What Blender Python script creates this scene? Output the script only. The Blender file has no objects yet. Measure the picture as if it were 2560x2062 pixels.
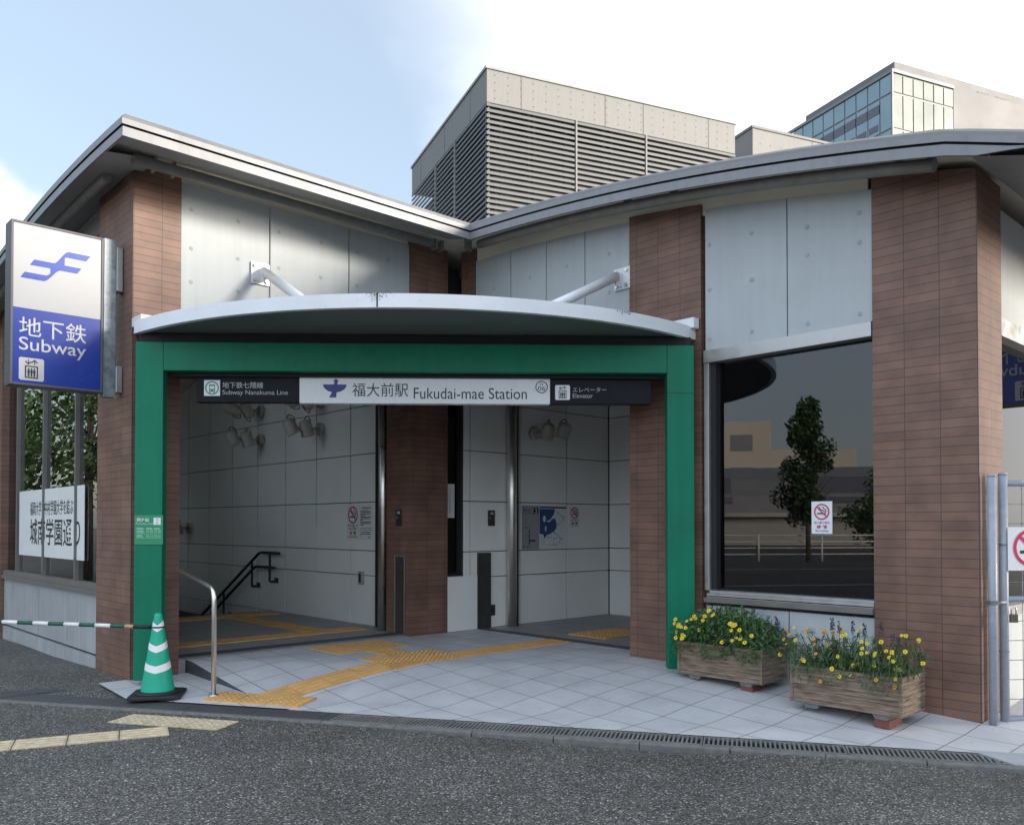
import bpy, bmesh, math, random
from mathutils import Vector, Matrix
random.seed(11)
R = math.radians
scene = bpy.context.scene

# ------------------------------------------------------------------ camera, sky, sun, exposure
cam_d = bpy.data.cameras.new('camera'); cam = bpy.data.objects.new('camera', cam_d)
scene.collection.objects.link(cam); scene.camera = cam
cam.location = (0, 0, 1.5); cam.rotation_euler = (R(91.0), 0, 0)
cam_d.sensor_width = 36; cam_d.lens = 36 * 2133 / 2560
cam_d.shift_y = 244 / 2560; cam_d.clip_end = 2000; cam_d.clip_start = .05

SUN_AZ, SUN_EL = 106.0, 9.5          # azimuth clockwise from the viewing direction
sdir = Vector((math.sin(R(SUN_AZ)) * math.cos(R(SUN_EL)), math.cos(R(SUN_AZ)) * math.cos(R(SUN_EL)), math.sin(R(SUN_EL))))
sun_d = bpy.data.lights.new('sun', 'SUN'); sun_o = bpy.data.objects.new('sun', sun_d)
scene.collection.objects.link(sun_o)
sun_d.energy = 4.6; sun_d.angle = R(20); sun_d.color = (1, .91, .81)
sun_o.rotation_euler = sdir.to_track_quat('Z', 'Y').to_euler(); sun_o.location = (30, 12, 25)

world = bpy.data.worlds.new('World'); scene.world = world; world.use_nodes = True
wn, wl = world.node_tree.nodes, world.node_tree.links
wn.clear()
wo = wn.new('ShaderNodeOutputWorld'); bg = wn.new('ShaderNodeBackground'); bg.inputs[1].default_value = .12
sky = wn.new('ShaderNodeTexSky'); sky.sky_type = 'NISHITA'; sky.sun_disc = False
sky.sun_elevation = R(SUN_EL); sky.sun_rotation = R(SUN_AZ); sky.air_density = 1.0; sky.dust_density = 2.0; sky.ozone_density = 1.2
tc = wn.new('ShaderNodeTexCoord')
dt = wn.new('ShaderNodeVectorMath'); dt.operation = 'DOT_PRODUCT'; dt.inputs[1].default_value = Vector((math.sin(R(52))*math.cos(R(38)), math.cos(R(52))*math.cos(R(38)), math.sin(R(38))))
wl.new(tc.outputs['Generated'], dt.inputs[0])
nz = wn.new('ShaderNodeTexNoise'); nz.inputs['Scale'].default_value = 2.6; nz.inputs['Detail'].default_value = 7; nz.inputs['Roughness'].default_value = .55
mp = wn.new('ShaderNodeMapping'); mp.inputs['Scale'].default_value = (1, 1, 2.2); mp.inputs['Location'].default_value = (.35, .1, .2)
wl.new(tc.outputs['Generated'], mp.inputs[0]); wl.new(mp.outputs[0], nz.inputs['Vector'])
g1 = wn.new('ShaderNodeMapRange'); g1.interpolation_type = 'SMOOTHSTEP'      # bright hazy cloud round the sun
g1.inputs[1].default_value = .67; g1.inputs[2].default_value = .90; g1.inputs[3].default_value = 0; g1.inputs[4].default_value = 1
nadd = wn.new('ShaderNodeMath'); nadd.operation = 'MULTIPLY_ADD'; nadd.inputs[1].default_value = .10
wl.new(nz.outputs[0], nadd.inputs[0]); wl.new(dt.outputs['Value'], nadd.inputs[2])
wl.new(nadd.outputs[0], g1.inputs[0])
c1 = wn.new('ShaderNodeMapRange'); c1.interpolation_type = 'SMOOTHSTEP'      # thin cloud over the rest
c1.inputs[1].default_value = .5; c1.inputs[2].default_value = .78; c1.inputs[3].default_value = .35; c1.inputs[4].default_value = .7
wl.new(nz.outputs[0], c1.inputs[0])
mx1 = wn.new('ShaderNodeMix'); mx1.data_type = 'RGBA'; mx1.inputs['B'].default_value = (3.6, 4.1, 4.9, 1)
mx2 = wn.new('ShaderNodeMix'); mx2.data_type = 'RGBA'; mx2.inputs['B'].default_value = (5.2, 5.2, 5.25, 1)
wl.new(c1.outputs[0], mx1.inputs['Factor']); wl.new(sky.outputs[0], mx1.inputs['A'])
wl.new(g1.outputs[0], mx2.inputs['Factor']); wl.new(mx1.outputs['Result'], mx2.inputs['A'])
d3 = wn.new('ShaderNodeVectorMath'); d3.operation = 'DOT_PRODUCT'; d3.inputs[1].default_value = Vector((-.25, -.80, .55)).normalized()   # unseen bright cloud, added behind the viewer to lift light on the facades
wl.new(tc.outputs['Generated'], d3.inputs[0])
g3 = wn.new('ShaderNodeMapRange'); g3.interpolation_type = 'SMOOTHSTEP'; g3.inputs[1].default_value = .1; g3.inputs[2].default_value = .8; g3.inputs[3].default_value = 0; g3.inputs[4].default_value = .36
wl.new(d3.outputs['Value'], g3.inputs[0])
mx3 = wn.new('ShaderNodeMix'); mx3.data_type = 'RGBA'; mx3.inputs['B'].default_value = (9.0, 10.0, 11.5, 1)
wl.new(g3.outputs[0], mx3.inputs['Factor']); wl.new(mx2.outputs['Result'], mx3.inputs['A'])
d4 = wn.new('ShaderNodeVectorMath'); d4.operation = 'DOT_PRODUCT'; d4.inputs[1].default_value = Vector((-.70, 1, .245)).normalized()   # cumulus low on the left
wl.new(tc.outputs['Generated'], d4.inputs[0])
n4 = wn.new('ShaderNodeTexNoise'); n4.inputs['Scale'].default_value = 7; n4.inputs['Detail'].default_value = 6; wl.new(tc.outputs['Generated'], n4.inputs['Vector'])
a4 = wn.new('ShaderNodeMath'); a4.operation = 'MULTIPLY_ADD'; a4.inputs[1].default_value = .035; wl.new(n4.outputs[0], a4.inputs[0]); wl.new(d4.outputs['Value'], a4.inputs[2])
g4 = wn.new('ShaderNodeMapRange'); g4.interpolation_type = 'SMOOTHSTEP'; g4.inputs[1].default_value = 1.004; g4.inputs[2].default_value = 1.014; wl.new(a4.outputs[0], g4.inputs[0])
mx4 = wn.new('ShaderNodeMix'); mx4.data_type = 'RGBA'; mx4.inputs['B'].default_value = (4.4, 4.2, 4.45, 1)
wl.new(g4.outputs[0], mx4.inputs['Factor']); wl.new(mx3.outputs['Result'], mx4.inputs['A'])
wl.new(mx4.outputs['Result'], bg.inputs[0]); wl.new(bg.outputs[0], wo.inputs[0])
vs = scene.view_settings; vs.view_transform = 'Standard'; vs.look = 'None'; vs.exposure = 1.35; vs.gamma = 1; vs.use_curve_mapping = False

# ------------------------------------------------------------------ helpers
AL = R(43.17)                                     # heading of the station's plan grid
O = Vector((3.4, 6.2, 0))                         # right corner pillar
Av = Vector((-math.sin(AL), math.cos(AL), 0)); Bv = Vector((math.cos(AL), math.sin(AL), 0))
def W(b, a, z=0): return O + Av * a + Bv * b + Vector((0, 0, z))
def AB(p):
    d = Vector(p) - O; return d.dot(Bv), d.dot(Av)
def lerp(a, b, t): return a + (b - a) * t
def clamp(x, a=0, b=1): return max(a, min(b, x))

class MB:
    def __init__(s): s.v = []; s.f = []; s.m = []; s.sm = []
    def add(s, vs_, fs, mi=0, smooth=False):
        n = len(s.v); s.v += [tuple(p) for p in vs_]
        for f in fs: s.f.append(tuple(i + n for i in f)); s.m.append(mi); s.sm.append(smooth)
        return s
    def box(s, x0, x1, y0, y1, z0, z1, mi=0):
        return s.add([(x0,y0,z0),(x1,y0,z0),(x1,y1,z0),(x0,y1,z0),(x0,y0,z1),(x1,y0,z1),(x1,y1,z1),(x0,y1,z1)],
                     [(0,3,2,1),(4,5,6,7),(0,1,5,4),(1,2,6,5),(2,3,7,6),(3,0,4,7)], mi)
    def hexa(s, p, mi=0):                          # 4 bottom points, 4 top points
        return s.add(p, [(0,3,2,1),(4,5,6,7),(0,1,5,4),(1,2,6,5),(2,3,7,6),(3,0,4,7)], mi)
    def prism(s, poly, y0, y1, mi=0, plane='xz'):  # polygon extruded
        n = len(poly)
        if plane == 'xz': vv = [(x, y0, z) for x, z in poly] + [(x, y1, z) for x, z in poly]
        elif plane == 'xy': vv = [(x, y, y0) for x, y in poly] + [(x, y, y1) for x, y in poly]
        else: vv = [(y0, x, z) for x, z in poly] + [(y1, x, z) for x, z in poly]
        fs = [tuple(range(n)), tuple(range(2*n-1, n-1, -1))] + [(i, i+n, (i+1) % n + n, (i+1) % n) for i in range(n)]
        return s.add(vv, fs, mi)
    def ring(s, cx, cz, ro, ri, y0, y1, mi=0, n=40, sx=1):
        for k in range(n):
            a0, a1 = 2*math.pi*k/n, 2*math.pi*(k+1)/n
            P = lambda r, a: (cx + sx*r*math.cos(a), cz + r*math.sin(a))
            if ri > 0: s.prism([P(ri,a0), P(ro,a0), P(ro,a1), P(ri,a1)], y0, y1, mi)
            else: s.prism([(cx,cz), P(ro,a0), P(ro,a1)], y0, y1, mi)
        return s
    def tube(s, pts, r, n=10, mi=0, cap=True):
        pts = [Vector(p) for p in pts]; rs = r if isinstance(r, (list, tuple)) else [r]*len(pts)
        base = len(s.v); up = None
        for i, p in enumerate(pts):
            t = (pts[min(i+1, len(pts)-1)] - pts[max(i-1, 0)]).normalized()
            if up is None:
                up = Vector((0,0,1)) if abs(t.z) < .9 else Vector((1,0,0))
            u = (up - t*up.dot(t)).normalized(); w = t.cross(u); up = u
            for k in range(n):
                a = 2*math.pi*k/n; s.v.append(tuple(p + (u*math.cos(a) + w*math.sin(a))*rs[i]))
        for i in range(len(pts)-1):
            for k in range(n):
                a, b = base+i*n+k, base+i*n+(k+1) % n
                s.f.append((a, b, b+n, a+n)); s.m.append(mi); s.sm.append(True)
        if cap:
            s.f.append(tuple(base+k for k in range(n-1, -1, -1))); s.m.append(mi); s.sm.append(False)
            e = base+(len(pts)-1)*n; s.f.append(tuple(e+k for k in range(n))); s.m.append(mi); s.sm.append(False)
        return s
    def lathe(s, prof, n=24, mi=0, M=None, c=(0,0,0), smooth=True):
        base = len(s.v)
        for r, z in prof:
            for k in range(n):
                a = 2*math.pi*k/n; p = Vector((r*math.cos(a), r*math.sin(a), z))
                if M: p = M @ p
                s.v.append(tuple(p + Vector(c)))
        for i in range(len(prof)-1):
            for k in range(n):
                a, b = base+i*n+k, base+i*n+(k+1) % n
                s.f.append((a, b, b+n, a+n)); s.m.append(mi); s.sm.append(smooth)
        s.f.append(tuple(base+k for k in range(n-1, -1, -1))); s.m.append(mi); s.sm.append(False)
        e = base+(len(prof)-1)*n; s.f.append(tuple(e+k for k in range(n))); s.m.append(mi); s.sm.append(False)
        return s
    def grid(s, P, nu, nv, mi=0, smooth=True):
        base = len(s.v)
        for i in range(nu+1):
            for j in range(nv+1): s.v.append(tuple(P(i/nu, j/nv)))
        for i in range(nu):
            for j in range(nv):
                a = base+i*(nv+1)+j; s.f.append((a, a+nv+1, a+nv+2, a+1)); s.m.append(mi); s.sm.append(smooth)
        return s
    def build(s, name, mats, parent=None, bevel=0, loc=None, rot=None, fix=True):
        me = bpy.data.meshes.new(name); me.from_pydata(s.v, [], s.f)
        for m in (mats if isinstance(mats, (list, tuple)) else [mats]): me.materials.append(m)
        me.polygons.foreach_set('material_index', s.m); me.polygons.foreach_set('use_smooth', s.sm)
        if fix:
            bm = bmesh.new(); bm.from_mesh(me); bmesh.ops.recalc_face_normals(bm, faces=bm.faces); bm.to_mesh(me); bm.free()
        me.update()
        o = bpy.data.objects.new(name, me); scene.collection.objects.link(o)
        if parent: o.parent = parent
        if loc is not None: o.location = loc
        if rot is not None: o.rotation_euler = (0, 0, rot)
        if bevel:
            bv = o.modifiers.new('edge', 'BEVEL'); bv.width = bevel; bv.segments = 2; bv.limit_method = 'ANGLE'; bv.angle_limit = R(40)
        return o

def tag(o, label=None, cat=None, group=None, kind=None):
    if label: o['label'] = label
    if cat: o['category'] = cat
    if group: o['group'] = group
    if kind: o['kind'] = kind
    return o
def thing(name, label, cat, loc, rot=0, group=None):
    o = bpy.data.objects.new(name, None); scene.collection.objects.link(o); o.empty_display_size = .1
    o.location = loc; o.rotation_euler = (0, 0, rot)
    return tag(o, label, cat, group)
def copy_tree(o, parent=None):
    c = o.copy(); scene.collection.objects.link(c)
    if parent: c.parent = parent
    for ch in o.children: copy_tree(ch, c)
    return c

# ------------------------------------------------------------------ materials
def new_mat(name):
    m = bpy.data.materials.new(name); m.use_nodes = True
    nt = m.node_tree; return m, nt.nodes, nt.links, nt.nodes['Principled BSDF']
def pm(name, c, rough=.6, metal=0, var=.12, scale=5, bump=0, bscale=80, streak=0, spec=.5, spots=0):
    m, n, l, b = new_mat(name)
    b.inputs['Roughness'].default_value = rough; b.inputs['Metallic'].default_value = metal; b.inputs['Specular IOR Level'].default_value = spec
    t = n.new('ShaderNodeTexCoord')
    no = n.new('ShaderNodeTexNoise'); no.inputs['Scale'].default_value = scale; no.inputs['Detail'].default_value = 6; no.inputs['Roughness'].default_value = .6
    l.new(t.outputs['Object'], no.inputs['Vector'])
    mr = n.new('ShaderNodeMapRange'); mr.inputs[1].default_value = .3; mr.inputs[2].default_value = .7; mr.inputs[3].default_value = 1-var; mr.inputs[4].default_value = 1+var
    l.new(no.outputs[0], mr.inputs[0]); fac = mr.outputs[0]
    if streak:
        mp = n.new('ShaderNodeMapping'); mp.inputs['Scale'].default_value = (9, 9, .5); l.new(t.outputs['Object'], mp.inputs[0])
        n2 = n.new('ShaderNodeTexNoise'); n2.inputs['Scale'].default_value = 1.6; n2.inputs['Detail'].default_value = 5; l.new(mp.outputs[0], n2.inputs['Vector'])
        m2 = n.new('ShaderNodeMapRange'); m2.inputs[1].default_value = .42; m2.inputs[2].default_value = .72; m2.inputs[3].default_value = 1; m2.inputs[4].default_value = 1-streak
        l.new(n2.outputs[0], m2.inputs[0]); mu = n.new('ShaderNodeMath'); mu.operation = 'MULTIPLY'; l.new(fac, mu.inputs[0]); l.new(m2.outputs[0], mu.inputs[1]); fac = mu.outputs[0]
    if spots:
        n3 = n.new('ShaderNodeTexNoise'); n3.inputs['Scale'].default_value = 22; n3.inputs['Detail'].default_value = 3; l.new(t.outputs['Object'], n3.inputs['Vector'])
        m3 = n.new('ShaderNodeMapRange'); m3.inputs[1].default_value = .66; m3.inputs[2].default_value = .74; m3.inputs[3].default_value = 1; m3.inputs[4].default_value = 1-spots
        l.new(n3.outputs[0], m3.inputs[0]); mu = n.new('ShaderNodeMath'); mu.operation = 'MULTIPLY'; l.new(fac, mu.inputs[0]); l.new(m3.outputs[0], mu.inputs[1]); fac = mu.outputs[0]
    vm = n.new('ShaderNodeVectorMath'); vm.operation = 'SCALE'; vm.inputs[0].default_value = c[:3]; l.new(fac, vm.inputs['Scale'])
    l.new(vm.outputs[0], b.inputs['Base Color'])
    r2 = n.new('ShaderNodeMapRange'); r2.inputs[1].default_value = .3; r2.inputs[2].default_value = .7; r2.inputs[3].default_value = clamp(rough-.08, .02, 1); r2.inputs[4].default_value = clamp(rough+.08)
    l.new(no.outputs[0], r2.inputs[0]); l.new(r2.outputs[0], b.inputs['Roughness'])
    if bump:
        n4 = n.new('ShaderNodeTexNoise'); n4.inputs['Scale'].default_value = bscale; n4.inputs['Detail'].default_value = 4; l.new(t.outputs['Object'], n4.inputs['Vector'])
        bu = n.new('ShaderNodeBump'); bu.inputs['Strength'].default_value = bump; bu.inputs['Distance'].default_value = .01
        l.new(n4.outputs[0], bu.inputs['Height']); l.new(bu.outputs[0], b.inputs['Normal'])
    return m
def brick_mat(name, c1, c2, cm, bw, rh, mortar, rough=.55, offset=0, flat=False, bump=.25, var=.18, grime=.12):
    m, n, l, b = new_mat(name); b.inputs['Roughness'].default_value = rough
    t = n.new('ShaderNodeTexCoord'); sx = n.new('ShaderNodeSeparateXYZ'); l.new(t.outputs['Object'], sx.inputs[0])
    cb = n.new('ShaderNodeCombineXYZ')
    if flat: l.new(sx.outputs[0], cb.inputs[0]); l.new(sx.outputs[1], cb.inputs[1])
    else:
        ad = n.new('ShaderNodeMath'); ad.operation = 'ADD'; l.new(sx.outputs[0], ad.inputs[0]); l.new(sx.outputs[1], ad.inputs[1])
        l.new(ad.outputs[0], cb.inputs[0]); l.new(sx.outputs[2], cb.inputs[1])
    bt = n.new('ShaderNodeTexBrick'); bt.offset = offset; bt.squash = 1
    bt.inputs['Color1'].default_value = (*c1, 1); bt.inputs['Color2'].default_value = (*c2, 1); bt.inputs['Mortar'].default_value = (*cm, 1)
    bt.inputs['Scale'].default_value = 1; bt.inputs['Mortar Size'].default_value = mortar; bt.inputs['Mortar Smooth'].default_value = .1
    bt.inputs['Brick Width'].default_value = bw; bt.inputs['Row Height'].default_value = rh; bt.inputs['Bias'].default_value = 0
    l.new(cb.outputs[0], bt.inputs['Vector'])
    no = n.new('ShaderNodeTexNoise'); no.inputs['Scale'].default_value = 3.5; no.inputs['Detail'].default_value = 7; l.new(t.outputs['Object'], no.inputs['Vector'])
    mr = n.new('ShaderNodeMapRange'); mr.inputs[1].default_value = .3; mr.inputs[2].default_value = .7; mr.inputs[3].default_value = 1-var; mr.inputs[4].default_value = 1+var
    l.new(no.outputs[0], mr.inputs[0])
    ng = n.new('ShaderNodeTexNoise'); ng.inputs['Scale'].default_value = 17; ng.inputs['Detail'].default_value = 3; l.new(t.outputs['Object'], ng.inputs['Vector'])
    mg = n.new('ShaderNodeMapRange'); mg.inputs[1].default_value = .66; mg.inputs[2].default_value = .72; mg.inputs[3].default_value = 1; mg.inputs[4].default_value = 1-grime; l.new(ng.outputs[0], mg.inputs[0])
    mm = n.new('ShaderNodeMath'); mm.operation = 'MULTIPLY'; l.new(mr.outputs[0], mm.inputs[0]); l.new(mg.outputs[0], mm.inputs[1])
    vm = n.new('ShaderNodeVectorMath'); vm.operation = 'SCALE'; l.new(bt.outputs['Color'], vm.inputs[0]); l.new(mm.outputs[0], vm.inputs['Scale'])
    l.new(vm.outputs[0], b.inputs['Base Color'])
    n4 = n.new('ShaderNodeTexNoise'); n4.inputs['Scale'].default_value = 90; n4.inputs['Detail'].default_value = 3; l.new(t.outputs['Object'], n4.inputs['Vector'])
    su = n.new('ShaderNodeMath'); su.operation = 'MULTIPLY_ADD'; su.inputs[1].default_value = -.8; l.new(bt.outputs['Fac'], su.inputs[0]); 
    m5 = n.new('ShaderNodeMath'); m5.operation = 'MULTIPLY'; m5.inputs[1].default_value = .25; l.new(n4.outputs[0], m5.inputs[0]); l.new(m5.outputs[0], su.inputs[2])
    bu = n.new('ShaderNodeBump'); bu.inputs['Strength'].default_value = bump; bu.inputs['Distance'].default_value = .01
    l.new(su.outputs[0], bu.inputs['Height']); l.new(bu.outputs[0], b.inputs['Normal'])
    return m
def glass_mat(name, tint, refl=1.0, ior=1.6):
    m, n, l, b = new_mat(name); n.remove(b)
    tr = n.new('ShaderNodeBsdfTransparent'); tr.inputs[0].default_value = (*tint, 1)
    gl = n.new('ShaderNodeBsdfGlossy'); gl.inputs['Roughness'].default_value = .004; gl.inputs[0].default_value = (refl, refl, refl, 1)
    fr = n.new('ShaderNodeFresnel'); fr.inputs[0].default_value = ior
    mi = n.new('ShaderNodeMixShader'); l.new(fr.outputs[0], mi.inputs[0]); l.new(tr.outputs[0], mi.inputs[1]); l.new(gl.outputs[0], mi.inputs[2])
    l.new(mi.outputs[0], n['Material Output'].inputs[0]); return m
def asphalt_mat():
    m, n, l, b = new_mat('asphalt'); b.inputs['Roughness'].default_value = .8
    t = n.new('ShaderNodeTexCoord')
    vo = n.new('ShaderNodeTexVoronoi'); vo.inputs['Scale'].default_value = 95; l.new(t.outputs['Object'], vo.inputs['Vector'])
    hs = n.new('ShaderNodeSeparateColor'); l.new(vo.outputs['Color'], hs.inputs[0])
    m1 = n.new('ShaderNodeMapRange'); m1.inputs[1].default_value = 0; m1.inputs[2].default_value = 1; m1.inputs[3].default_value = .06; m1.inputs[4].default_value = .23
    l.new(hs.outputs[0], m1.inputs[0])
    m2 = n.new('ShaderNodeMapRange'); m2.inputs[1].default_value = .86; m2.inputs[2].default_value = .99; m2.inputs[3].default_value = 0; m2.inputs[4].default_value = .42; l.new(hs.outputs[1], m2.inputs[0])
    m3 = n.new('ShaderNodeMapRange'); m3.inputs[1].default_value = .25; m3.inputs[2].default_value = .7; m3.inputs[3].default_value = 1; m3.inputs[4].default_value = .3; l.new(vo.outputs['Distance'], m3.inputs[0])
    ad = n.new('ShaderNodeMath'); l.new(m1.outputs[0], ad.inputs[0]); l.new(m2.outputs[0], ad.inputs[1])
    mu = n.new('ShaderNodeMath'); mu.operation = 'MULTIPLY'; l.new(ad.outputs[0], mu.inputs[0]); l.new(m3.outputs[0], mu.inputs[1])
    no = n.new('ShaderNodeTexNoise'); no.inputs['Scale'].default_value = .7; no.inputs['Detail'].default_value = 9; no.inputs['Roughness'].default_value = .65; l.new(t.outputs['Object'], no.inputs['Vector'])
    m4 = n.new('ShaderNodeMapRange'); m4.inputs[1].default_value = .3; m4.inputs[2].default_value = .7; m4.inputs[3].default_value = .62; m4.inputs[4].default_value = 1.25; l.new(no.outputs[0], m4.inputs[0])
    m5 = n.new('ShaderNodeMath'); m5.operation = 'MULTIPLY'; l.new(mu.outputs[0], m5.inputs[0]); l.new(m4.outputs[0], m5.inputs[1])
    cb = n.new('ShaderNodeVectorMath'); cb.operation = 'SCALE'; cb.inputs[0].default_value = (1, .975, .90); l.new(m5.outputs[0], cb.inputs['Scale'])
    l.new(cb.outputs[0], b.inputs['Base Color'])
    bu = n.new('ShaderNodeBump'); bu.invert = True; bu.inputs['Strength'].default_value = .7; bu.inputs['Distance'].default_value = .005; l.new(vo.outputs['Distance'], bu.inputs['Height']); l.new(bu.outputs[0], b.inputs['Normal'])
    return m
M = {}
M['asphalt'] = asphalt_mat()
M['brick'] = brick_mat('brown brick tile', (.20, .109, .078), (.165, .091, .067), (.07, .05, .042), .262, .0695, .0032, var=.24)
M['concrete'] = pm('painted concrete', (.44, .475, .49), .75, var=.05, scale=2.2, bump=.06, bscale=60, streak=.05, spots=.06)
M['plinth'] = pm('plinth concrete', (.36, .38, .395), .8, var=.12, scale=2.5, bump=.08, bscale=60, streak=.12)
M['dark'] = pm('dark recess', (.02, .02, .02), .8)
M['holes'] = pm('tie hole grey', (.33, .35, .36), .8)
M['mull'] = pm('side mullion', (.17, .165, .155), .5, .2)
M['jointgrey'] = pm('joint grey', (.105, .107, .105), .8)
M['railwhite'] = pm('white rail paint', (.75, .75, .74), .5)
M['tile'] = pm('pale wall tile', (.80, .81, .79), .38, var=.05, scale=1.2)
M['joint'] = pm('joint', (.03, .032, .03), .8)
M['metal'] = pm('roof metal', (.23, .235, .245), .5, .1, var=.08, scale=3, streak=.12)
M['metaltop'] = pm('roof flashing', (.17, .17, .167), .5, .35, var=.12, scale=5)
M['soffit'] = pm('soffit grey', (.27, .268, .26), .6, var=.12, scale=2)
M['beige'] = pm('beige soffit board', (.80, .74, .63), .75, var=.06, scale=1.5)
M['tubegrey'] = pm('tube grey', (.22, .215, .195), .55, var=.15, scale=9)
M['white'] = pm('white painted steel', (.74, .76, .79), .35, var=.05, scale=3, spots=.12)
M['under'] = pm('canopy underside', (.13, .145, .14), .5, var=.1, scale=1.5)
M['green'] = pm('green painted steel', (.004, .18, .098), .5, var=.14, scale=1.6, bump=.03, bscale=20, spec=.25, streak=.12)
M['stainless'] = pm('stainless steel', (.78, .76, .72), .34, 1, var=.06, scale=6)
M['alu'] = pm('aluminium frame', (.42, .42, .42), .38, .7, var=.1, scale=8)
M['darkalu'] = pm('dark bronze frame', (.025, .025, .028), .6, 0, spec=.2)
M['darkdoor'] = pm('dark steel panel', (.055, .052, .05), .45, .3, var=.2)
M['greydoor'] = pm('brown steel panel', (.085, .07, .06), .45, .3, var=.2)
M['paving'] = brick_mat('pale paving tile', (.52, .525, .54), (.475, .48, .50), (.16, .16, .165), .355, .355, .0045, rough=.6, flat=True, bump=.12, var=.09, grime=.2)
M['floor'] = brick_mat('grey floor tile', (.33, .33, .33), (.30, .30, .305), (.11, .11, .11), .44, .44, .005, rough=.5, flat=True, bump=.1, var=.1)
M['granite'] = pm('dark granite', (.065, .066, .07), .5, var=.25, scale=40)
M['kerb'] = pm('kerb concrete', (.15, .15, .142), .85, var=.25, scale=14, bump=.2, bscale=90)
M['yellow'] = pm('tactile yellow', (.62, .36, .13), .6, var=.14, scale=6)
M['paleyellow'] = pm('worn tactile cream', (.50, .42, .29), .75, var=.22, scale=16, bump=.15)
M['iron'] = pm('galvanised grate', (.20, .20, .195), .55, .2, var=.2)
M['galv'] = pm('galvanised steel', (.26, .30, .33), .42, .6, var=.35, scale=14)
M['gatepost'] = pm('gate grey paint', (.33, .36, .42), .45, .1, var=.12, scale=20)
M['cabinet'] = pm('cabinet grey', (.10, .10, .115), .5, .2)
M['signwhite'] = pm('sign white acrylic', (.76, .77, .78), .28, var=.02)
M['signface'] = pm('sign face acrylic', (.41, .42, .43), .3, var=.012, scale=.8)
M['signblue'] = pm('sign blue acrylic', (.006, .036, .30), .28, var=.012, scale=.8)
M['logoblue'] = pm('logo blue', (.008, .052, .36), .3, var=.02)
M['signdark'] = pm('sign dark panel', (.010, .012, .017), .5, var=.05, spec=.15)
M['navy'] = pm('navy print', (.015, .03, .2), .4, var=.02)
M['black'] = pm('black print', (.015, .016, .02), .5, var=.02)
M['signprint'] = pm('sign print white', (.52, .53, .55), .4, var=.02)
M['print'] = pm('white print', (.72, .74, .76), .4, var=.02)
M['greyprint'] = pm('grey print', (.42, .44, .46), .5, var=.02)
M['linegreen'] = pm('line green', (.02, .22, .14), .4, var=.02)
M['stickergreen'] = pm('sticker green', (.022, .255, .12), .35, var=.03)
M['palegreen'] = pm('sticker print', (.36, .66, .5), .5, var=.02)
M['red'] = pm('sign red', (.55, .04, .11), .4, var=.03)
M['darkred'] = pm('sign dark red', (.42, .05, .05), .4, var=.03)
M['blueprint'] = pm('blue print', (.05, .1, .35), .5, var=.03)
M['paper'] = pm('paper', (.70, .72, .73), .6, var=.03)
M['mapsea'] = pm('map sea', (.02, .075, .2), .5, var=.03)
M['mapgrey'] = pm('map grey', (.30, .32, .34), .5, var=.03)
M['lamp'] = pm('cream lamp enamel', (.50, .48, .42), .4, var=.1, scale=12)
M['lens'] = pm('lamp lens', (.20, .19, .17), .15, var=.1)
M['black_rubber'] = pm('black rubber', (.014, .015, .017), .6, var=.3, scale=20)
M['cone'] = pm('cone green', (.001, .37, .235), .5, var=.10, scale=8)
M['reflect'] = pm('reflective white', (.78, .79, .79), .4, var=.05)
M['barwhite'] = pm('bar white', (.76, .76, .74), .4, var=.06)
M['bargreen'] = pm('bar green', (.008, .10, .055), .42, var=.08)
M['tape'] = pm('tan tape', (.50, .30, .16), .6, var=.15, scale=30)
M['rail'] = pm('dark rail', (.02, .022, .022), .4, var=.1)
M['wood'] = None
M['soil'] = pm('soil', (.035, .025, .018), .95, var=.4, scale=30, bump=.5)
M['leaf'] = pm('leaf green', (.05, .135, .032), .55, var=.45, scale=16)
M['leafdull'] = pm('dull leaf', (.06, .105, .042), .6, var=.5, scale=16)
M['stem'] = pm('stem', (.07, .10, .035), .7)
M['petal'] = pm('yellow petal', (.78, .60, .03), .5, var=.1)
M['petalo'] = pm('orange petal', (.66, .32, .03), .5, var=.15)
M['fcentre'] = pm('flower centre', (.22, .12, .02), .7)
M['purple'] = pm('purple bloom', (.045, .04, .11), .6, var=.2)
M['withered'] = pm('withered bloom', (.06, .03, .02), .8)
M['redbrick'] = pm('red brick', (.17, .06, .045), .8, var=.2, scale=20, bump=.2)
M['bark'] = pm('bark', (.10, .085, .065), .9, var=.4, scale=12, bump=.5, bscale=30)
M['treeleaf'] = pm('tree leaf', (.035, .075, .02), .6, var=.5, scale=1.5)
M['gravel'] = pm('gravel', (.16, .155, .15), .9, var=.6, scale=55, bump=.8, bscale=50)
M['louvre'] = pm('louvre aluminium', (.09, .096, .10), .6, .05, var=.08, scale=2)
M['louvreconc'] = pm('precast concrete', (.165, .168, .165), .75, var=.08, scale=1.2, streak=.08)
M['whitewall'] = pm('white render wall', (.125, .128, .132), .7, var=.05, scale=.3)
M['hallroof'] = pm('hall roof metal', (.20, .20, .21), .5, .2, var=.15, scale=.6)
M['hallwall'] = pm('hall wall', (.26, .26, .25), .8, var=.1, scale=.5)
M['glassdark'] = glass_mat('tinted window glass', (.22, .23, .26), 1.0, 1.62)
M['glassleft'] = glass_mat('side window glass', (.78, .80, .80), 1.0, 1.9)
M['glassblue'] = pm('curtain wall glass', (.20, .285, .32), .18, .1, var=.08, scale=.4)
M['glasspale'] = pm('pale curtain wall glass', (.078, .102, .096), .5, .0, var=.05, scale=.4)
M['mullion'] = pm('white mullion', (.16, .165, .17), .5)
M['slab'] = pm('dark spandrel', (.09, .095, .12), .5)
M['banner'] = pm('white banner', (.72, .74, .73), .6, var=.02)
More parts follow.
